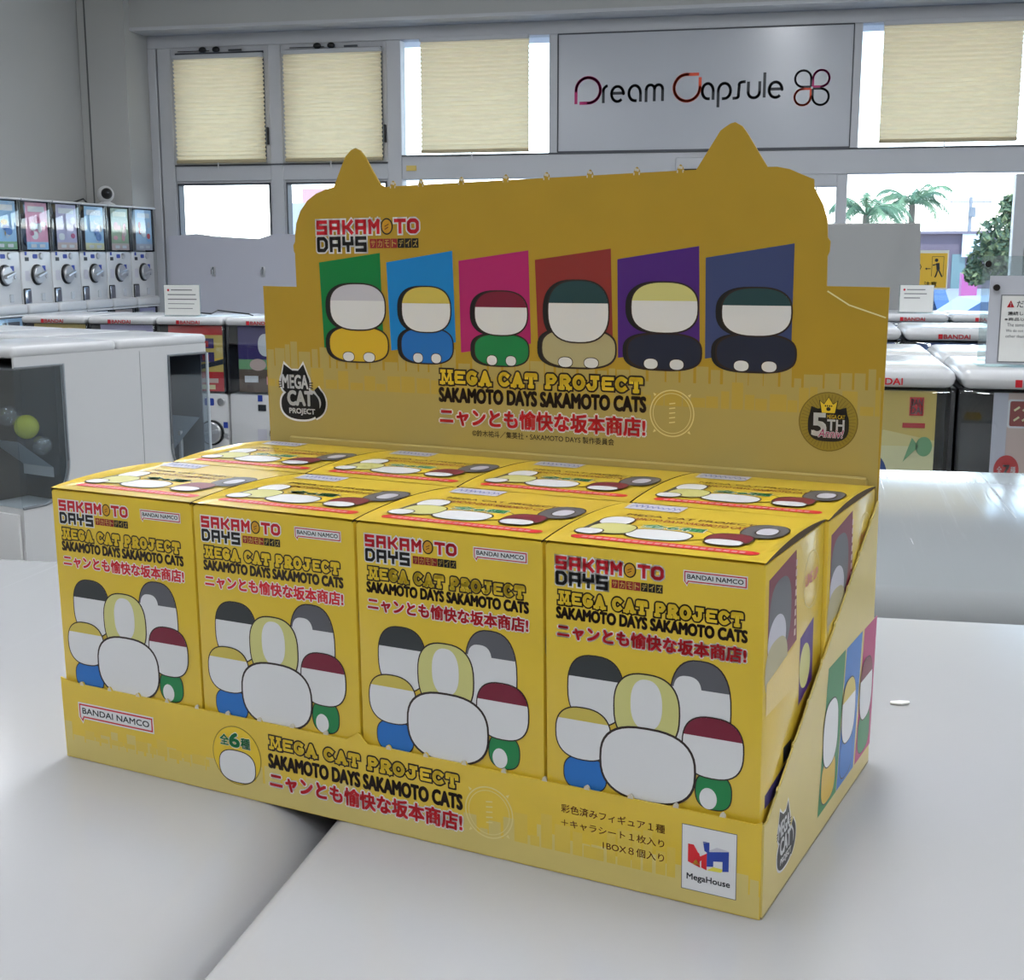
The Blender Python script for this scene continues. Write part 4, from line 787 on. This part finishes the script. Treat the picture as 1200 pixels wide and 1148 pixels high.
    S = Sheet(F3); S.poly([(3, 97), (30, 100), (33, 72), (3.2, 68)], 'maroon', 1); S.sup(15, 84, 11, 11, 'grey', 2, 2.6); S.sup(12, 78, 9, 7, 'lgrey', 3); S.sup(12, 70, 11, 8, 'khaki', 4, 2.6); S.poly([(2.6, 67.5), (33, 71.5), (33, 58), (2.6, 58)], YEL, 5)
    for k in range(8): S.rect(29.6, 74+k*3, 31.2, 76+k*3, 'rose', 3)
    S.ring(48, 87, 9, 9, .4, 'paleline', 2); S.text('LINE UP', 41, 86, 55, 89.4, 'lpink', 3, .02); S.poly([(37, 71), (52, 74), (52, 54), (37, 50)], 'purple', 1); S.sup(43, 61, 6, 7, 'yg', 2); S.rect(22, 37, 30, 42, 'ink', 1); S.poly([(4, 34), (40, 38), (40, 30), (4, 30)], 'dpurple', 1); S.build('side_artwork', ca)
    return t
XS = [.0002, .0676, .1350, .2024]; fb = None
LB = ['first from the left', 'second from the left', 'third from the left', 'fourth from the left']
J = random.Random(4)
for r_ in range(2):
    for k in range(4):
        x = XS[k]+(.0002 if r_ == 0 else .0009); y = .0012 if r_ == 0 else .0645; a = (0, 0, 0, .5)[k] if r_ == 0 else (0, 0, 0, .0)[k]
        M = NEAR @ T((x+(.0006 if k == 3 and r_ == 0 else 0)*0, y, .0008)) @ RZ(a)
        lab = 'yellow figure box, %s in the %s row of the tray' % (LB[k], 'front' if r_ == 0 else 'back')
        if fb is None: fb = figure_box(M, lab)
        else: dup(fb, M, lab)

# ------------------------------------------------------------------ outside
ASPH = mat('asphalt', (150, 150, 152), .8, noise=.05, nscale=3); BUILDM = mat('dusty mauve render', (104, 92, 104), .8, noise=.04, nscale=1)
struct('ground', MB().box((-160, YW+.3, -.30), (120, 200, -.2), ASPH))
struct('eave', MB().box((-6, YW+.12, 3.0), (6, 8.95, 3.2), mat('eave soffit', (206, 208, 214), .7)), label=None)
def fleaf(base, az, L, lift, droop, b, m, rd):   # a palm frond: curved rachis with paired leaflets
    p = Vector(base); d = Vector((cos(az), sin(az), 0)); pts = []
    for k in range(13):
        s_ = k/12; pts.append(p+d*(L*s_*(1-.18*s_*s_))+Vector((0, 0, L*(lift*s_-droop*s_*s_))))
    b.tube(pts, [.035*(1-.8*k/12) for k in range(13)], m, 4)
    sd = Vector((-sin(az), cos(az), 0))
    for k in range(1, 33):
        f = .12+.88*k/32*.999; i = min(11, int(f*12)); q = pts[i].lerp(pts[i+1], f*12-i); l = L*.30*math.sin(pi*(.12+.83*f))**.7; tv = (pts[i+1]-pts[i]).normalized()
        for s_ in (-1, 1):
            e2 = q+sd*s_*l*.75+tv*l*.45+Vector((0, 0, -l*(.35+rd.uniform(0, .35)))); b.add([q-tv*.02, q+tv*.035, e2], [(0, 1, 2)], m)
PG = [mat('palm leaf', (78, 112, 82), .6), mat('palm leaf light', (104, 136, 100), .6)]; TRK = mat('palm trunk', (120, 112, 100), .9)
def palm(x, y, h, L, n, seed, label):
    t = thing('palm_tree', label, 'palm tree', T((x, y, -.2)), 'palms across the road'); rd = random.Random(seed)
    MB().tube([(0, 0, 0), (.05, 0, h*.5), (.0, 0, h)], [.22, .15, .13], TRK, 10).build('trunk', t)
    b = MB()
    for k in range(n): fleaf((0, 0, h), 2*pi*k/n+rd.uniform(-.2, .2), L*rd.uniform(.85, 1.1), rd.uniform(.55, 1.25), rd.uniform(.85, 1.2), b, PG[k % 2], rd)
    b.build('fronds', t, smooth=False)
import mathutils
def at(px, py, t): return Vector((0, 0, 1.6))+(CF+CR*((px-600)/1527.08)-CU*((py-574)/1527.08))*t
p = at(1015, 252, 49); palm(p.x, p.y, p.z+.2, 2.0, 18, 3, 'left palm tree seen through the door, half behind the grey board')
p = at(1069, 240, 58); palm(p.x, p.y, p.z+.2, 2.1, 19, 8, 'right palm tree with drooping fronds seen through the door')
def bushtree(c, rx, rz, n, label, trunk=True):
    t = thing('leafy_tree', label, 'tree', T((c.x, c.y, -.2))); rd = random.Random(2); b = MB(); G = [mat('tree leaf dark', (62, 84, 62), .7), mat('tree leaf mid', (88, 108, 78), .7), mat('tree leaf light', (122, 134, 92), .7)]
    hz = c.z+.2
    for k in range(n):
        while True:
            v = Vector((rd.uniform(-1, 1), rd.uniform(-1, 1), rd.uniform(-1, 1)))
            if .3 < v.length < 1: break
        lx, ly, lz, lr = rd.choice(((0, 0, 0, .72), (.25, .1, .5, .5), (-.55, 0, -.35, .42), (-.35, -.2, .1, .5), (.2, 0, -.5, .6), (-.75, 0, -.6, .25), (-.05, 0, .75, .28)))
        q = Vector(((lx+v.x*lr)*rx, (ly+v.y*lr)*rx, hz+(lz+v.z*lr)*rz)); s_ = rd.uniform(.05, .13); u = Vector((rd.uniform(-1, 1), rd.uniform(-1, 1), rd.uniform(-1, 1))).normalized(); w = u.orthogonal().normalized()
        b.add([q-u*s_, q+w*s_*.5, q+u*s_, q-w*s_*.5], [(0, 1, 2, 3)], rd.choice(G))
    b.build('foliage', t, smooth=False); MB().tube([(0, 0, 0), (.05, 0, hz*.5), (0, 0, hz+rz*.3)], [.2, .15, .08], TRK, 8).build('trunk', t)
bushtree(at(1186, 286, 30), 1.0, 1.1, 2600, 'rounded leafy tree outside the right side of the door')
# building across the road, its window and its white sign
t = thing('low_building', 'low mauve building across the road behind the cars', 'building', T(at(1120, 300, 72)*1))
bp = t.location
MB().box((-9, 0, -bp.z-.2), (12, 8, 1.25), BUILDM).build('wall', t, smooth=False); MB().box((-9.2, -.3, 1.2), (12.2, 8.2, 1.35), mat('roof edge', (120, 112, 124), .8)).build('roof_edge', t, smooth=False)
MB().box((-.2, -.06, -3), (.5, .02, .1), mat('building glass', (90, 120, 126), .2)).build('window', t, smooth=False)  # plain blue-grey window pane
MB().box((.28, -.25, -.05), (1.2, -.1, 1.3), mat('sign white far', (214, 220, 236), .6)).build('sign', t, smooth=False)
q = at(1136, 330, 40); MB().box((-.26, -.3, -.2-q.z), (.2, .3, .27), mat('pink banner', (170, 84, 140), .6)).build('vending_machine', label='pink vending machine beside the tree across the road', cat='vending machine').matrix_world = T(q)
# utility pole
q = at(1134, 300, 80); t = thing('utility_pole', 'grey utility pole with crossarms above the low building', 'pole', T((q.x, q.y, -.2)))
b = MB(); b.tube([(0, 0, 0), (0, 0, 5.3)], .12, mat('concrete pole', (150, 152, 156), .8)); b.build('pole', t)
for z_, l_ in ((4.95, 1.2), (2.6, .8)):
    b = MB().box((-l_, -.05, z_), (l_, .05, z_+.1), mat('concrete pole', (150, 152, 156), .8)); b.box((-l_, -.04, z_+.1), (-l_+.1, .04, z_+.3), WHITE); b.box((l_-.1, -.04, z_+.1), (l_, .04, z_+.3), WHITE); b.build('crossarm', t)
b = MB(); b.lathe([(.22, 4.1), (.22, 4.7)], mat('transformer', (130, 136, 142), .5), (.1, 0, 0), 'Z'); b.build('transformer', t)
# cars
def car(M, label, body, L, H, prof):
    t = thing('parked_car', label, 'car', M, 'cars parked outside'); pm = mat('paint %s' % (body,), body, .4, coat=.15); gm = mat('car glass', (40, 56, 80), .15)
    b = MB().prism(prof, 1, -.82, .82, pm); b.build('body', t, smooth=False)
    return t, pm, gm
q = at(1150, 345, 11.0)
t, pm, gm = car(T((at(1052, 345, 11.2).x+1.35, q.y+.6, -.2)), 'pale blue sedan parked right outside the glass door', (78, 112, 160), 4.2, 1.45, [(-2.1, .3), (2.1, .3), (2.15, .75), (1.3, .92), (.62, 1.38), (.2, 1.45), (-.7, 1.42), (-1.35, .98), (-2.05, .9)])
b = MB().prism([(1.1, .93), (.58, 1.3), (.2, 1.37), (-.65, 1.35), (-1.15, .98)], 1, -.825, .825, gm); b.build('window', t, smooth=False)
for x in (-1.3, 1.3):
    b = MB().lathe([(.31, -.84), (.31, -.66)], BLACK, (x, 0, .31)); b.lathe([(.31, .66), (.31, .84)], BLACK, (x, 0, .31)); b.build('wheel', t)
q = at(1119, 326, 17)
t, pm, gm = car(T((q.x-1.6, q.y+.6, -.2)) @ RZ(180), 'blue van parked behind the pale blue sedan', (92, 124, 172), 3.4, 1.6, [(-1.6, .3), (1.6, .3), (1.65, .9), (1.2, 1.05), (.75, 1.5), (-1.4, 1.55), (-1.6, 1.0)])
b = MB().prism([(1.05, 1.05), (.7, 1.42), (-1.25, 1.46), (-1.4, 1.05)], 1, -.825, .825, gm); b.build('window', t, smooth=False)
for x in (-1.0, 1.0):
    b = MB().lathe([(.28, -.84), (.28, -.66)], BLACK, (x, 0, .28)); b.lathe([(.28, .66), (.28, .84)], BLACK, (x, 0, .28)); b.build('wheel', t)
q = at(352, 262, 90); t = thing('grey_building', 'distant grey block seen through the second left window', 'building', T((q.x, q.y, -.2)))
MB().box((-.9, 0, 0), (4, 5, q.z+1.6), mat('far grey render', (170, 172, 180), .8)).build('wall', t, smooth=False)
MB().box((-.2, 1, q.z+1.6), (1.4, 3, q.z+2.6), mat('far red tank', (190, 150, 150), .8)).build('roof_tank', t, smooth=False)
